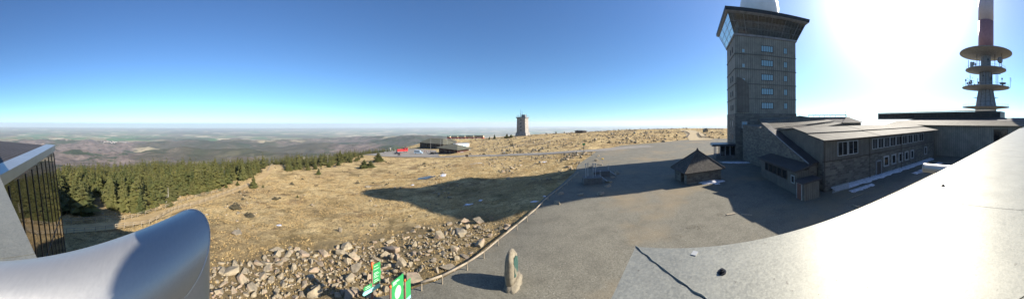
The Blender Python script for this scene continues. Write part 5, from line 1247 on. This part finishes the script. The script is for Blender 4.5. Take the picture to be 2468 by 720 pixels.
pos_lab = ['shortest visible part of the train, a cream coach end behind the station', 'cream coach, second from the station end of the train', 'cream and red coach in the middle of the train', 'red and cream coach, second from the outer end of the train', 'red and cream coach at the outer end of the train nearest the spruces']
for (x0, x1), lab in zip(slots, pos_lab):
    f0 = (x0-1078)/90*L; f1 = (x1-1078)/90*L; pz = lambda x: a.z + (H1(*(a+u*L)[:2])-a.z)*x/L + .5
    z0_ = pz((f0+f1)/2); q = lambda x, y, z: Vector((a.x+u.x*(f0+x)+v.x*y, a.y+u.y*(f0+x)+v.y*y, z0_+z)); Lc = f1-f0
    t = thing('railway_coach', lab, 'railway coach', tuple(q(0, 0, 0)), 'coaches of the train on the summit loop')
    m_ = MB(); bodybox(m_, q, 0, Lc, -1.4, 1.4, .75, 1.85); m_.build('lower_body', M['red_paint'], t, origin=q(0,0,0))
    m_ = MB(); bodybox(m_, q, 0, Lc, -1.38, 1.38, 1.86, 3.3); m_.build('upper_body', M['cream_paint'], t, origin=q(0,0,0))
    m_ = MB(); bodybox(m_, q, -.1, Lc+.1, -1.5, 1.5, 3.31, 3.75, .5); m_.build('roof', M['dark_metal'], t, origin=q(0,0,0))
    for i in range(max(2, int(Lc/1.6))):
        n_w = max(2, int(Lc/1.6)); m_ = MB(); c = q((i+.5)*Lc/n_w, -1.4, 2.55); m_.box(c, (.8, .06, .85), math.atan2(u.y, u.x)); m_.build('window', M['glass_dark'], t, origin=c)
    wheelset(t, q, (Lc*.15, Lc*.85), .42, (-.75, .75))
a, u, v, L = frame(957, 369, 985, 367)
v = v if v.dot(a) > 0 else -v
q = lambda x, y, z: Vector((a.x+u.x*x+v.x*y, a.y+u.y*x+v.y*y, a.z+z))
t = thing('locomotive', 'red diesel locomotive standing at the edge of the station yard', 'locomotive', tuple(a))
L = 9.4
m_ = MB(); bodybox(m_, q, 0, L, -.2, 2.4, .75, 1.15); m_.build('chassis', M['black'], t, origin=a)
m_ = MB(); bodybox(m_, q, .3, 5.6, .1, 2.1, 1.16, 2.9, .1); m_.build('bonnet', M['red_paint'], t, origin=a)
m_ = MB(); bodybox(m_, q, 5.65, 9.1, 0, 2.2, 1.16, 3.6, .1); m_.build('cab', M['red_paint'], t, origin=a)
m_ = MB(); bodybox(m_, q, 5.5, 9.3, -.1, 2.3, 3.61, 3.8); m_.build('roof', M['dark_metal'], t, origin=a)
for x in (6.4, 7.9): m_ = MB(); m_.box(q(x, .02, 2.8), (.9, .08, .8), math.atan2(u.y, u.x)); m_.build('window', M['glass_dark'], t, origin=q(x, 0, 2.8))
m_ = MB(); m_.box(q(4.7, -.22, .95), (9.2, .05, .1), math.atan2(u.y, u.x)); m_.build('white_stripe', M['white'], t, origin=a)
wheelset(t, q, (1.2, 2.8, 6.6, 8.2), .45, (.1, 2.1))
def van(name, label, px, py, px2, py2, paint, L=6.0, W=2.0, Hh=2.5):
    a, u, v, _ = frame(px, py, px2, py2); v = v if v.dot(a) > 0 else -v
    q = lambda x, y, z: Vector((a.x+u.x*x+v.x*y, a.y+u.y*x+v.y*y, a.z+.12+z)); t = thing(name, label, 'van' if Hh > 2 else 'car', tuple(a))
    pr = [(0, .35), (0, Hh*.55), (.1, Hh*.97), (.4, Hh), (L*.68, Hh), (L*.82, Hh*.58), (L*.98, Hh*.48), (L, .35)] if Hh > 2 else [(0, .35), (.05, .85), (.6, .95), (1.2, Hh), (2.8, Hh), (3.5, .95), (L-.1, .8), (L, .35)]
    m_ = MB(); m_.hexa([q(x, 0, z) for x, z in pr], [q(x, W, z) for x, z in pr]); m_.build('body', M[paint], t, origin=a)
    if Hh > 2: wins = [(.3, 1.5), (1.65, 2.85), (3.0, 4.0)]
    else: wins = [(1.25, 1.95), (2.05, 2.75)]
    for x0, x1 in wins: m_ = MB(); m_.box(q((x0+x1)/2, -.01, Hh*.74), (x1-x0, .05, Hh*.28), math.atan2(u.y, u.x)); m_.build('window', M['glass_dark'], t, origin=q(x0, 0, 1.5))
    wheelset(t, q, (L*.18, L*.82), .34, (.1, W-.1)); return t
van('parked_van', 'silver-blue van with dark windows parked before the station building', 998, 371, 1018, 371, 'blue_paint')
van('parked_car', 'dark green car parked at the near end of the red locomotive', 950, 372, 961, 372, 'jacket_dark', 4.2, 1.8, 1.45)
van('parked_car', 'black car parked in front of the kiosk building', 1036, 372, 1046, 372, 'black', 4.2, 1.8, 1.45)

# ================================================================== people
def person_mesh(jk, walk=.25, seed=0):
    bm = bmesh.new(); sk = bm.verts.layers.skin.verify()
    J = {}
    def V(n, x, y, z, r): v = bm.verts.new((x, y, z)); v[sk].radius = (r, r); J[n] = v
    V('pel', 0, 0, .95, .15); V('waist', 0, 0, 1.1, .14); V('chest', 0, .0, 1.33, .17); V('neck', 0, 0, 1.5, .06); V('head', 0, .02, 1.64, .1); V('top', 0, .02, 1.74, .07)
    for s in (-1, 1):
        V(f'sh{s}', s*.19, 0, 1.42, .07); V(f'el{s}', s*.24, -.03*s*walk*4, 1.15, .05); V(f'wr{s}', s*.24, .12-.1*s*walk*4, .93, .035); V(f'hd{s}', s*.24, .15-.1*s*walk*4, .83, .04)
        V(f'hp{s}', s*.1, 0, .88, .1); V(f'kn{s}', s*.11, s*walk*.6+.03, .5, .07); V(f'an{s}', s*.11, s*walk, .1, .045); V(f'ft{s}', s*.11, s*walk+.16, .05, .04)
        for a, b in (('chest', f'sh{s}'), (f'sh{s}', f'el{s}'), (f'el{s}', f'wr{s}'), (f'wr{s}', f'hd{s}'), ('pel', f'hp{s}'), (f'hp{s}', f'kn{s}'), (f'kn{s}', f'an{s}'), (f'an{s}', f'ft{s}')): bm.edges.new((J[a], J[b]))
    for a, b in (('pel', 'waist'), ('waist', 'chest'), ('chest', 'neck'), ('neck', 'head'), ('head', 'top')): bm.edges.new((J[a], J[b]))
    J['pel'][sk].use_root = True
    me = bpy.data.meshes.new('tmp'); bm.to_mesh(me); bm.free(); o = bpy.data.objects.new('tmp', me); COL.objects.link(o)
    o.modifiers.new('s', 'SKIN'); sb = o.modifiers.new('d', 'SUBSURF'); sb.levels = sb.render_levels = 1
    dg = bpy.context.evaluated_depsgraph_get(); e = o.evaluated_get(dg); m2 = bpy.data.meshes.new_from_object(e); bpy.data.objects.remove(o)
    for k in ('skin', jk, 'trousers', 'black'): m2.materials.append(M[k])
    for p in m2.polygons:
        z = p.center.z; x = abs(p.center.x); p.material_index = 3 if z < .12 else 2 if z < .95 and x < .21 else 0 if (z > 1.52 or (x > .19 and z < .9)) else 1
        p.use_smooth = True
    return m2
def hair_mesh():
    m_ = MB(); m_.lathe((0, 0, 0), [(.11, 1.62), (.118, 1.68), (.1, 1.75), (.05, 1.79), (0, 1.8)], 12); o = m_.build('hair', M['hair']); me = o.data; bpy.data.objects.remove(o); return me
HM = hair_mesh(); PM = [person_mesh(k, w) for k, w in (('jacket_dark', .28), ('jacket_red', .05), ('jacket_pale', .2))]
def person(px, py, k, rz, label, group=None):
    p = G(px, py); o = bpy.data.objects.new('person', PM[k]); COL.objects.link(o); o.location = (p.x, p.y, p.z+.12); o.rotation_euler = (0, 0, rz); tag(o, label, 'person', group)
    h = bpy.data.objects.new('hair', HM); COL.objects.link(h); h.parent = o; return o
person(1210, 373, 0, 1.2, 'person in dark clothes walking on the road below the weather tower')
person(1215, 373.5, 2, 1.3, 'person in a pale jacket walking beside the one in dark clothes on the road')
person(959, 377, 0, .3, 'person in dark clothes standing by the dark notice frame on the road')
person(966, 377, 1, 2.3, 'person in a red jacket standing by the dark notice frame on the road')
person(924, 371, 0, 1.0, 'person in dark clothes walking on the road near the white column'); person(928, 371, 2, 1.1, 'person in a pale jacket walking near the white column')
for i, (px, py, k) in enumerate([(1028,369,0),(1031,370,2),(1034,368,1),(1038,369,0),(1041,370,0),(1024,368,1),(1047,369,2),(1050,371,0)]):
    person(px, py, k, rnd.uniform(0, 6), ['one of several people in dark clothes gathered before the kiosk', 'one of two people in red jackets gathered before the kiosk', 'one of two people in pale jackets gathered before the kiosk'][k], 'people gathered before the kiosk')
for i, (px, h) in enumerate([(1038,9),(1062,8.5),(1078,9)]):
    p = G(px, 361); t = thing('flagpole', ['grey lamp mast rising beside the people at the station', 'grey mast rising over the station roof in the middle', 'grey mast with small crossbars over the kiosk roof'][i], 'mast', tuple(p))
    m_ = MB(); m_.tube(p, p+ZU*h, .09, .05, 6); m_.build('pole', M['frame_pale'], t, origin=p); m_ = MB(); m_.box(p+ZU*(h-.4), (1.2, .1, .1)); m_.build('crossbar', M['frame_pale'], t, origin=p)

# ================================================================== spruces
def spruce_mesh(seed, h=1.0, full=True):
    r = random.Random(seed); V_ = []; F_ = []
    nl = 26 if full else 9; per = 13 if full else 6
    for L_ in range(nl):
        f = L_/(nl-1); z = .06+f*.93; rad_ = (.26*(1-f)**.9*(1 if f > .12 else .6+3.3*f)+.012)*r.uniform(.75, 1.2)
        k = max(4, int(per*(1-f*.65)))
        a0 = r.uniform(0, 6.28)
        for i in range(k):
            if r.random() < .2: continue
            a = a0+2*PI*i/k+r.uniform(-.2, .2); R_ = rad_*r.uniform(.5, 1.35); zz = z+r.uniform(-.03, .03)
            ca, sa = math.cos(a), math.sin(a); w = (R_*.34+.008) if full else R_*.65+.02
            tip = (ca*R_, sa*R_, zz-R_*.28+r.uniform(-.02, .03)); mid = R_*.55
            base = (ca*.01, sa*.01, zz+.02)
            l = (ca*mid-sa*w, sa*mid+ca*w, zz-R_*.22-.01); rr_ = (ca*mid+sa*w, sa*mid-ca*w, zz-R_*.22-.01); up = (ca*mid, sa*mid, zz+.012)
            o = len(V_); V_ += [base, l, tip, rr_, up]; F_ += [(o, o+1, o+4), (o+1, o+2, o+4), (o+4, o+2, o+3), (o, o+4, o+3)]
            if full:    # hanging twigs
                for q in range(3):
                    t = r.uniform(.35, .95); x, y = ca*R_*t, sa*R_*t; z2 = zz-R_*.25*t; d = r.uniform(.02, .05)*(1-f*.5); s_ = r.choice((-1, 1))*R_*.28*(1.1-t)
                    o = len(V_); V_ += [(x, y, z2+.012), (x-sa*s_*1.3, y+ca*s_*1.3, z2-d), (x+ca*.02-sa*s_*.3, y+sa*.02+ca*s_*.3, z2-d*1.3)]; F_.append((o, o+1, o+2))
    o = len(V_); V_ += [(.012, 0, .95), (-.008, .01, .95), (-.008, -.01, .95), (0, 0, 1.03)]; F_ += [(o, o+1, o+3), (o+1, o+2, o+3), (o+2, o, o+3)]
    return V_, F_
M['heather'] = simple('heather and dwarf spruce', (.085,.07,.035), .95, 0, .5, .4, 0)
SP = []
for i in range(7):
    V_, F_ = spruce_mesh(50+i); me = bpy.data.meshes.new('crown'); me.from_pydata(V_, [], F_); me.materials.append(M['needles']); me.update(); SP.append(me)
tm = MB(); tm.tube((0, 0, -.08), (0, 0, .9), .022, .004, 6); _o = tm.build('trunk', M['bark']); TMESH = _o.data; bpy.data.objects.remove(_o)
def spruce(x, y, h, label, group=None, wide=1., var=None, lift=0.):
    z = H1(x, y); t = thing('spruce_tree', label, 'tree', (x, y, z+lift), group)
    t.scale = (h*wide*rnd.uniform(.9, 1.15), h*wide*rnd.uniform(.9, 1.15), h); t.rotation_euler = (0, 0, rnd.uniform(0, 6.28))
    for n_, me in (('trunk', TMESH), ('crown', SP[rnd.randrange(7) if var is None else var])):
        o = bpy.data.objects.new(n_, me); COL.objects.link(o); o.parent = t
    return t
for px, py, hpx, lab, wd_ in [(611,451,31,'lone dense spruce beside the earth track, set apart from the wood',1.35),(878,405,20,'broad bushy spruce, lower of the pair near the road',2.7),(893,404,17,'small spruce touching the broad one near the road',2.5),(912,389,23,'bushy spruce nearest the road on the meadow',2.3),
    (864,385,14,'small spruce behind the bushy pair near the road',1.5),(768,421,16,'low dark spruce in front of the wood with a dark shadow',1.7),(820,391,30,'dense spruce at the end of the wood by the meadow',1.2),(720,408,36,'tall spruce at the front of the small wood',1.1),(697,409,30,'spruce at the corner of the small wood by the track',1.1),
    (1192,335,12,'small dark spruce on the slope left of the weather tower',1.4),(1222,333,11,'rounded dark shrub-like spruce beside the weather tower',2.6),(1232,332,9,'low bushy spruce touching the foot of the weather tower',2.6),(1180,336,8,'tiny spruce by the end of the train',1.6),
    (1340,321,6,'small spruce on the skyline right of the weather tower',1.5),(1360,320,5,'smaller spruce next to the skyline one right of the weather tower',1.5),(1316,323,4,'tiny spruce just right of the weather tower',1.6),(634,450,8,'tiny spruce beside the lone dense one',1.6),(717,479,8,'seedling spruce alone in the open meadow',1.3),
    (338,513,56,'tall full spruce at the front edge of the wood near the pale dead trunk',1.1),(370,498,46,'full spruce just behind the front one near the pale dead trunk',1.1),(460,470,30,'full spruce at the wood edge above the track fence',1.2),(408,497,30,'spruce beside the pale dead trunk',1.1)]:
    p = G(px, py); d = math.hypot(p.x, p.y); spruce(p.x, p.y, hpx/F*d, lab, None, wd_)
edge = [(60,525),(140,522),(205,522),(222,478),(262,472),(268,508),(305,514),(405,500),(412,478),(470,470),(505,462),(560,446),(600,432),(640,408),(652,398)]
edge2 = [(682,398),(690,412),(725,410),(760,404),(800,399),(842,391),(860,378),(905,368),(1000,358),(1012,352)]
E1 = [(px, math.hypot(*xy(G(px, py)))) for px, py in edge]; E2 = [(px, math.hypot(*xy(G(px, py)))) for px, py in edge2]
tr_line = [tuple(p) for p in trail_c] + [pol(672,150,0)[:2], pol(680,220,0)[:2]]
ntr = 0; near_t = []; far_t = []; grid = {}
def ok(x, y, s):
    k = (int(x//4), int(y//4))
    for i in (-1, 0, 1):
        for j in (-1, 0, 1):
            for a, b in grid.get((k[0]+i, k[1]+j), ()):
                if (a-x)**2+(b-y)**2 < s*s: return False
    grid.setdefault(k, []).append((x, y)); return True
nT = 60000; PXs = rng.uniform(20, 1012, nT); Ds = np.sqrt(rng.uniform(32**2, 210**2, nT))
EE = np.where(PXs < 660, np.interp(PXs, [a for a, b in E1], [b for a, b in E1]), np.interp(PXs, [a for a, b in E2], [b for a, b in E2])); EE = np.where((PXs > 655) & (PXs < 678), 122, EE)
XS, YS = np.sin((PXs-CX)/F)*Ds, np.cos((PXs-CX)/F)*Ds
kk = (Ds > EE+rng.uniform(0, 2.5, nT)) & (segdist(XS, YS, trail_c) > 3.2) & ~((vnoise(XS/9, YS/9, 77) > .3) & (Ds < 75))
for px, d, x, y, e in zip(PXs[kk], Ds[kk], XS[kk], YS[kk], EE[kk]):
    if not ok(x, y, 2.1 if d < 70 else 2.5): continue
    hh = rnd.triangular(2.6, 8.8, 5.4)*(1.0 if px < 600 else .85 if px < 860 else .72)
    if d < e+5: hh *= .85
    near_t.append((d, px, x, y, hh))
near_t.sort(); ind = near_t[:262]; rest = near_t[262:]
for d, px, x, y, hh in ind:
    spruce(x, y, hh, 'dark green spruce standing close among others in the wood below the summit', 'spruces of the wood below the summit', rnd.uniform(1.0, 1.55))
LV = [spruce_mesh(80+i, full=False) for i in range(6)]; LF = [(np.array(v), np.array(f)) for v, f in LV]; MF = [(np.array(v), np.array(f)) for v, f in [spruce_mesh(50+i) for i in range(4)]]
V_ = []; F_ = []; o = 0
RX = np.array([t[2] for t in rest]); RY = np.array([t[3] for t in rest]); RZ = base_h(RX, RY)
for (d, px, x, y, hh), z in zip(rest, RZ):
    v, f = (MF if d < 95 else LF)[rnd.randrange(4)]; a = rnd.uniform(0, 6.28); w = rnd.uniform(1.05, 1.5)*hh; c_, s_ = math.cos(a), math.sin(a)
    V_.append(np.stack([(v[:, 0]*c_-v[:, 1]*s_)*w+x, (v[:, 0]*s_+v[:, 1]*c_)*w+y, v[:, 2]*hh+z], 1)); F_.append(f+o); o += len(v)
tag(npmesh('spruce_wood', np.concatenate(V_), np.concatenate(F_), M['needles']), kind='stuff')
print('trees', len(ind), len(rest))
# low spruce scrub and heather clumps along the wood edge and on the slopes
for i, (px, py, hp_, w_) in enumerate([(845,392,13,2.0),(858,388,10,2.4),(872,380,9,2.2),(792,403,14,1.8),(742,410,16,1.6),(760,408,12,2.2),(815,398,10,2.4),(700,412,12,2.0),(478,470,16,1.6),(500,466,12,2.0),(530,458,14,1.8),(420,484,18,1.7),(296,508,26,1.4),(250,482,20,1.6),(572,446,12,1.8),(545,452,10,2.2)]):
    p = G(px, py); d = math.hypot(p.x, p.y); spruce(p.x, p.y, hp_/F*d, 'low bushy young spruce at the ragged edge of the wood', 'young spruces at the edge of the wood', w_)
# heather and dwarf spruce too small to count
hs_ = [(a, b, c) for a, b, c in scatter(1500, 1130, 1740, 100, 252, .5, 1.3, .12, 9)+scatter(500, 700, 1350, 60, 125, .3, .8, .22, 6)+scatter(260, 240, 700, 34, 100, .4, 1.0, .1, 5)]
HX = np.array([t[0] for t in hs_]); HY = np.array([t[1] for t in hs_]); kz = ~paved(HX, HY); HZ = surf(HX, HY); V_ = []; F_ = []; o = 0
for (x, y, h_), z, k_ in zip(hs_, HZ, kz):
    if not k_: continue
    v, f = LF[rnd.randrange(6)]; a = rnd.uniform(0, 6.28); w = h_*rnd.uniform(1.6, 3.2); c_, s_ = math.cos(a), math.sin(a)
    V_.append(np.stack([(v[:, 0]*c_-v[:, 1]*s_)*w+x, (v[:, 0]*s_+v[:, 1]*c_)*w+y, v[:, 2]*h_*.7+z], 1)); F_.append(f+o); o += len(v)
tag(npmesh('heather', np.concatenate(V_), np.concatenate(F_), M['heather']), kind='stuff')
# dead trunks
def dead(px, py, hpx, label, group=None):
    p = G(px, py); d = math.hypot(p.x, p.y); h = hpx/F*d; r = random.Random(int(px*7)); t = thing('dead_tree', label, 'tree', tuple(p), group)
    m_ = MB(); tip = p+ZU*h+Vector((r.uniform(-.2, .2), r.uniform(-.2, .2), 0)); m_.tube(p-ZU*.2, tip, .1*h/5+.03, .03, 7)
    for k in range(14):
        f = r.uniform(.25, .95); a = r.uniform(0, 6.28); q = p.lerp(tip, f); l = (1-f)*.22*h+.15; m_.tube(q, q+Vector((math.cos(a)*l, math.sin(a)*l, r.uniform(-.2, .1)*l)), .022, .008, 4)
    m_.build('trunk', M['deadwood'], t, origin=p); return t
dead(407, 496, 44, 'tall bare grey trunk standing alone at the edge of the wood'); dead(400, 497, 14, 'short grey stump beside the tall bare trunk')
for px, py, h in [(435,452,26),(440,452,20),(461,440,26),(478,436,26),(500,432,24),(516,440,26),(540,440,30),(304,406,20),(309,412,16),(580,420,18),(568,425,20),(470,448,22),(446,455,24),(760,398,14),(790,394,20),(538,430,30),(425,400,10),(350,430,16),(270,480,16),(250,476,14)]:
    dead(px, py, h, 'thin bare grey dead trunk rising among the green spruces', 'thin dead trunks in the wood')

# dry grass tussocks
n = 60000; a = (rng.uniform(130, 1420, n)-CX)/F; r = np.sqrt(rng.uniform(13**2, 80**2, n)); x = np.sin(a)*r; y = np.cos(a)*r
k = (~paved(x, y)) & ((vnoise(x/2.2, y/2.2, 3)+.5*vnoise(x/.8, y/.8, 4)) > -.06)
x, y = x[k], y[k]; z = surf(x, y); n = len(x)
nb = 5; X = np.repeat(x, nb); Y = np.repeat(y, nb); Z = np.repeat(z, nb); N = len(X)
th = rng.uniform(0, 6.28, N); ln_ = rng.uniform(.06, .17, N); w = rng.uniform(.02, .06, N); lean = rng.uniform(.3, 1.0, N)
X += rng.normal(0, .08, N); Y += rng.normal(0, .08, N)
cx_, sx_ = np.cos(th), np.sin(th)
P0_ = np.stack([X-sx_*w, Y+cx_*w, Z-.06], 1); P1_ = np.stack([X+sx_*w, Y-cx_*w, Z-.06], 1); P2_ = np.stack([X+cx_*ln_*lean, Y+sx_*ln_*lean, Z+ln_*(1.1-lean*.6)], 1)
co = np.stack([P0_, P1_, P2_], 1).reshape(-1, 3); tri = np.arange(3*N).reshape(-1, 3)
def strawmat():
    m, nt, b = newmat('straw grass'); v = pos(nt); g = nd(nt, 'NewGeometry')
    c = mixc(nt, g.outputs['Random Per Island'], (.3, .2, .085), (.6, .45, .22)); c = mixc(nt, mr(nt, noi(nt, v, .35, 5), .4, .62, 0, .6), c, (.24, .165, .075))
    nt.links.new(c, b.inputs['Base Color']); b.inputs['Roughness'].default_value = .85; b.inputs['Specular IOR Level'].default_value = .15; return m
tag(npmesh('dry_grass', co, tri, strawmat()), kind='stuff')

# far towns
pts = []
for (px, d, n, sp_) in ((262, 6600, 60, 300), (290, 6900, 40, 200), (600, 9500, 110, 900), (560, 10500, 60, 700), (640, 8200, 50, 300), (1000, 15000, 40, 900), (330, 14000, 60, 1500), (900, 13000, 60, 1500)):
    c = pol(px, d, 0)
    for _ in range(n):
        x_ = c[0]+rnd.gauss(0, sp_); y_ = c[1]+rnd.gauss(0, sp_*.5); pts.append((x_, y_, rnd.uniform(6, 17)*(1+d/20000)))
P = np.array(pts); hz = base_h(P[:, 0], P[:, 1]); m_ = MB()
for (x_, y_, s), z_ in zip(pts, hz): m_.box((x_, y_, z_+s*.3), (s*rnd.uniform(1, 2.6), s, s*.7), rnd.uniform(0, 3))
M['town_wall'] = simple('town walls', (.42,.38,.34), .8, 0, .4, .002, 0)
tag(m_.build('distant_town', M['town_wall']), kind='stuff')

# ================================================================== world, sun, air, camera
w = bpy.data.worlds.new('World'); S.world = w; w.use_nodes = True; nt = w.node_tree; nt.nodes.clear()
out = nt.nodes.new('ShaderNodeOutputWorld'); bg = nt.nodes.new('ShaderNodeBackground'); nt.links.new(bg.outputs[0], out.inputs[0])
sky = nt.nodes.new('ShaderNodeTexSky'); sky.sky_type = 'NISHITA'; sky.sun_disc = False; sky.sun_elevation = SUN_EL; sky.sun_rotation = SUN_AZ
sky.altitude = 1100; sky.air_density = 1.0; sky.dust_density = SKY_DUST; sky.ozone_density = 2.6
tc = nd(nt, 'TexCoord'); se = nd(nt, 'SeparateXYZ', {0: tc.outputs['Generated']})
zc2 = nd(nt, 'Math', {0: nd(nt, 'Math', {0: se.outputs[2], 1: .045}, operation='ADD').outputs[0], 1: .004}, operation='MAXIMUM').outputs[0]
cb = nd(nt, 'CombineXYZ', {0: se.outputs[0], 1: se.outputs[1], 2: zc2}); nt.links.new(cb.outputs[0], sky.inputs[0])
hs = nd(nt, 'HueSaturation', {'Hue': SKY_HUE, 'Saturation': SKY_SAT, 'Color': sky.outputs[0]})
hc_ = ramp(nt, mr(nt, se.outputs[2], 0, .5), [(0, (.86, 1.02, 1.04)), (.22, (.9, 1.02, 1.05)), (.55, (1.02, 1.0, 1.0)), (1, (1.1, .98, 1.0))])   # air: turquoise low down, violet blue overhead
hs = nd(nt, 'VectorMath', {0: hs.outputs[0], 1: hc_}, operation='MULTIPLY')
dt_ = nd(nt, 'VectorMath', {0: tc.outputs['Generated'], 1: tuple(SUN)}, operation='DOT_PRODUCT').outputs['Value']
au = nd(nt, 'Math', {0: nd(nt, 'Math', {0: dt_, 1: 0.}, operation='MAXIMUM').outputs[0], 1: AUR[0]}, operation='POWER').outputs[0]     # bright forward-scattered sky round the sun
au2 = nd(nt, 'Math', {0: nd(nt, 'Math', {0: dt_, 1: 0.}, operation='MAXIMUM').outputs[0], 1: 6.}, operation='POWER').outputs[0]
hs = nd(nt, 'VectorMath', {0: hs.outputs[0], 1: nd(nt, 'VectorMath', {0: (1.3, 1.6, 1.9), 'Scale': au2}, operation='SCALE').outputs[0]}, operation='ADD')
ad = nd(nt, 'VectorMath', {0: hs.outputs[0], 1: nd(nt, 'VectorMath', {0: (AUR[1], AUR[1]*1.0, AUR[1]*1.0), 'Scale': au}, operation='SCALE').outputs[0]}, operation='ADD')
nt.links.new(ad.outputs[0], bg.inputs[0]); bg.inputs[1].default_value = SKY_STR
sl_ = bpy.data.lights.new('sun', 'SUN'); sl_.energy = SUN_STR; sl_.angle = R(.53); sl_.color = (1, .915, .79); so = bpy.data.objects.new('sun', sl_); COL.objects.link(so)
so.rotation_euler = (-SUN).to_track_quat('-Z', 'Y').to_euler(); so.location = SUN*200
if HAZE > 0:
    m = bpy.data.materials.new('haze'); m.use_nodes = True; nt = m.node_tree; nt.nodes.clear(); o = nt.nodes.new('ShaderNodeOutputMaterial'); pv2 = nt.nodes.new('ShaderNodeVolumePrincipled')
    pv2.inputs['Color'].default_value = HAZE_COL; pv2.inputs['Density'].default_value = HAZE; pv2.inputs['Anisotropy'].default_value = .2; nt.links.new(pv2.outputs[0], o.inputs['Volume'])
    m_ = MB(); m_.box((0, 0, (100-1330)/2), (125600, 125600, 1430)); tag(m_.build('haze', m), kind='stuff')
cd = bpy.data.cameras.new('camera'); cam = bpy.data.objects.new('camera', cd); COL.objects.link(cam); S.camera = cam
cd.type = 'PANO'; cd.clip_start = .02; cd.clip_end = 300000
cd.panorama_type = 'CENTRAL_CYLINDRICAL'
cd.central_cylindrical_range_u_min = -CX/F; cd.central_cylindrical_range_u_max = CX/F
cd.central_cylindrical_range_v_min = -(720-Y0)/F; cd.central_cylindrical_range_v_max = Y0/F; cd.central_cylindrical_radius = 1
cam.matrix_world = Matrix(((RT.x, UP.x, -FW.x, 0), (RT.y, UP.y, -FW.y, 0), (RT.z, UP.z, -FW.z, 0), (0, 0, 0, 1)))
S.render.engine = 'CYCLES'; S.view_settings.view_transform = 'Standard'; S.view_settings.look = 'None'; S.view_settings.gamma = 1; S.view_settings.exposure = EXPO
S.cycles.use_denoising = True; S.cycles.max_bounces = 8; S.cycles.volume_bounces = 1; S.cycles.transparent_max_bounces = 12; S.cycles.sample_clamp_indirect = 6
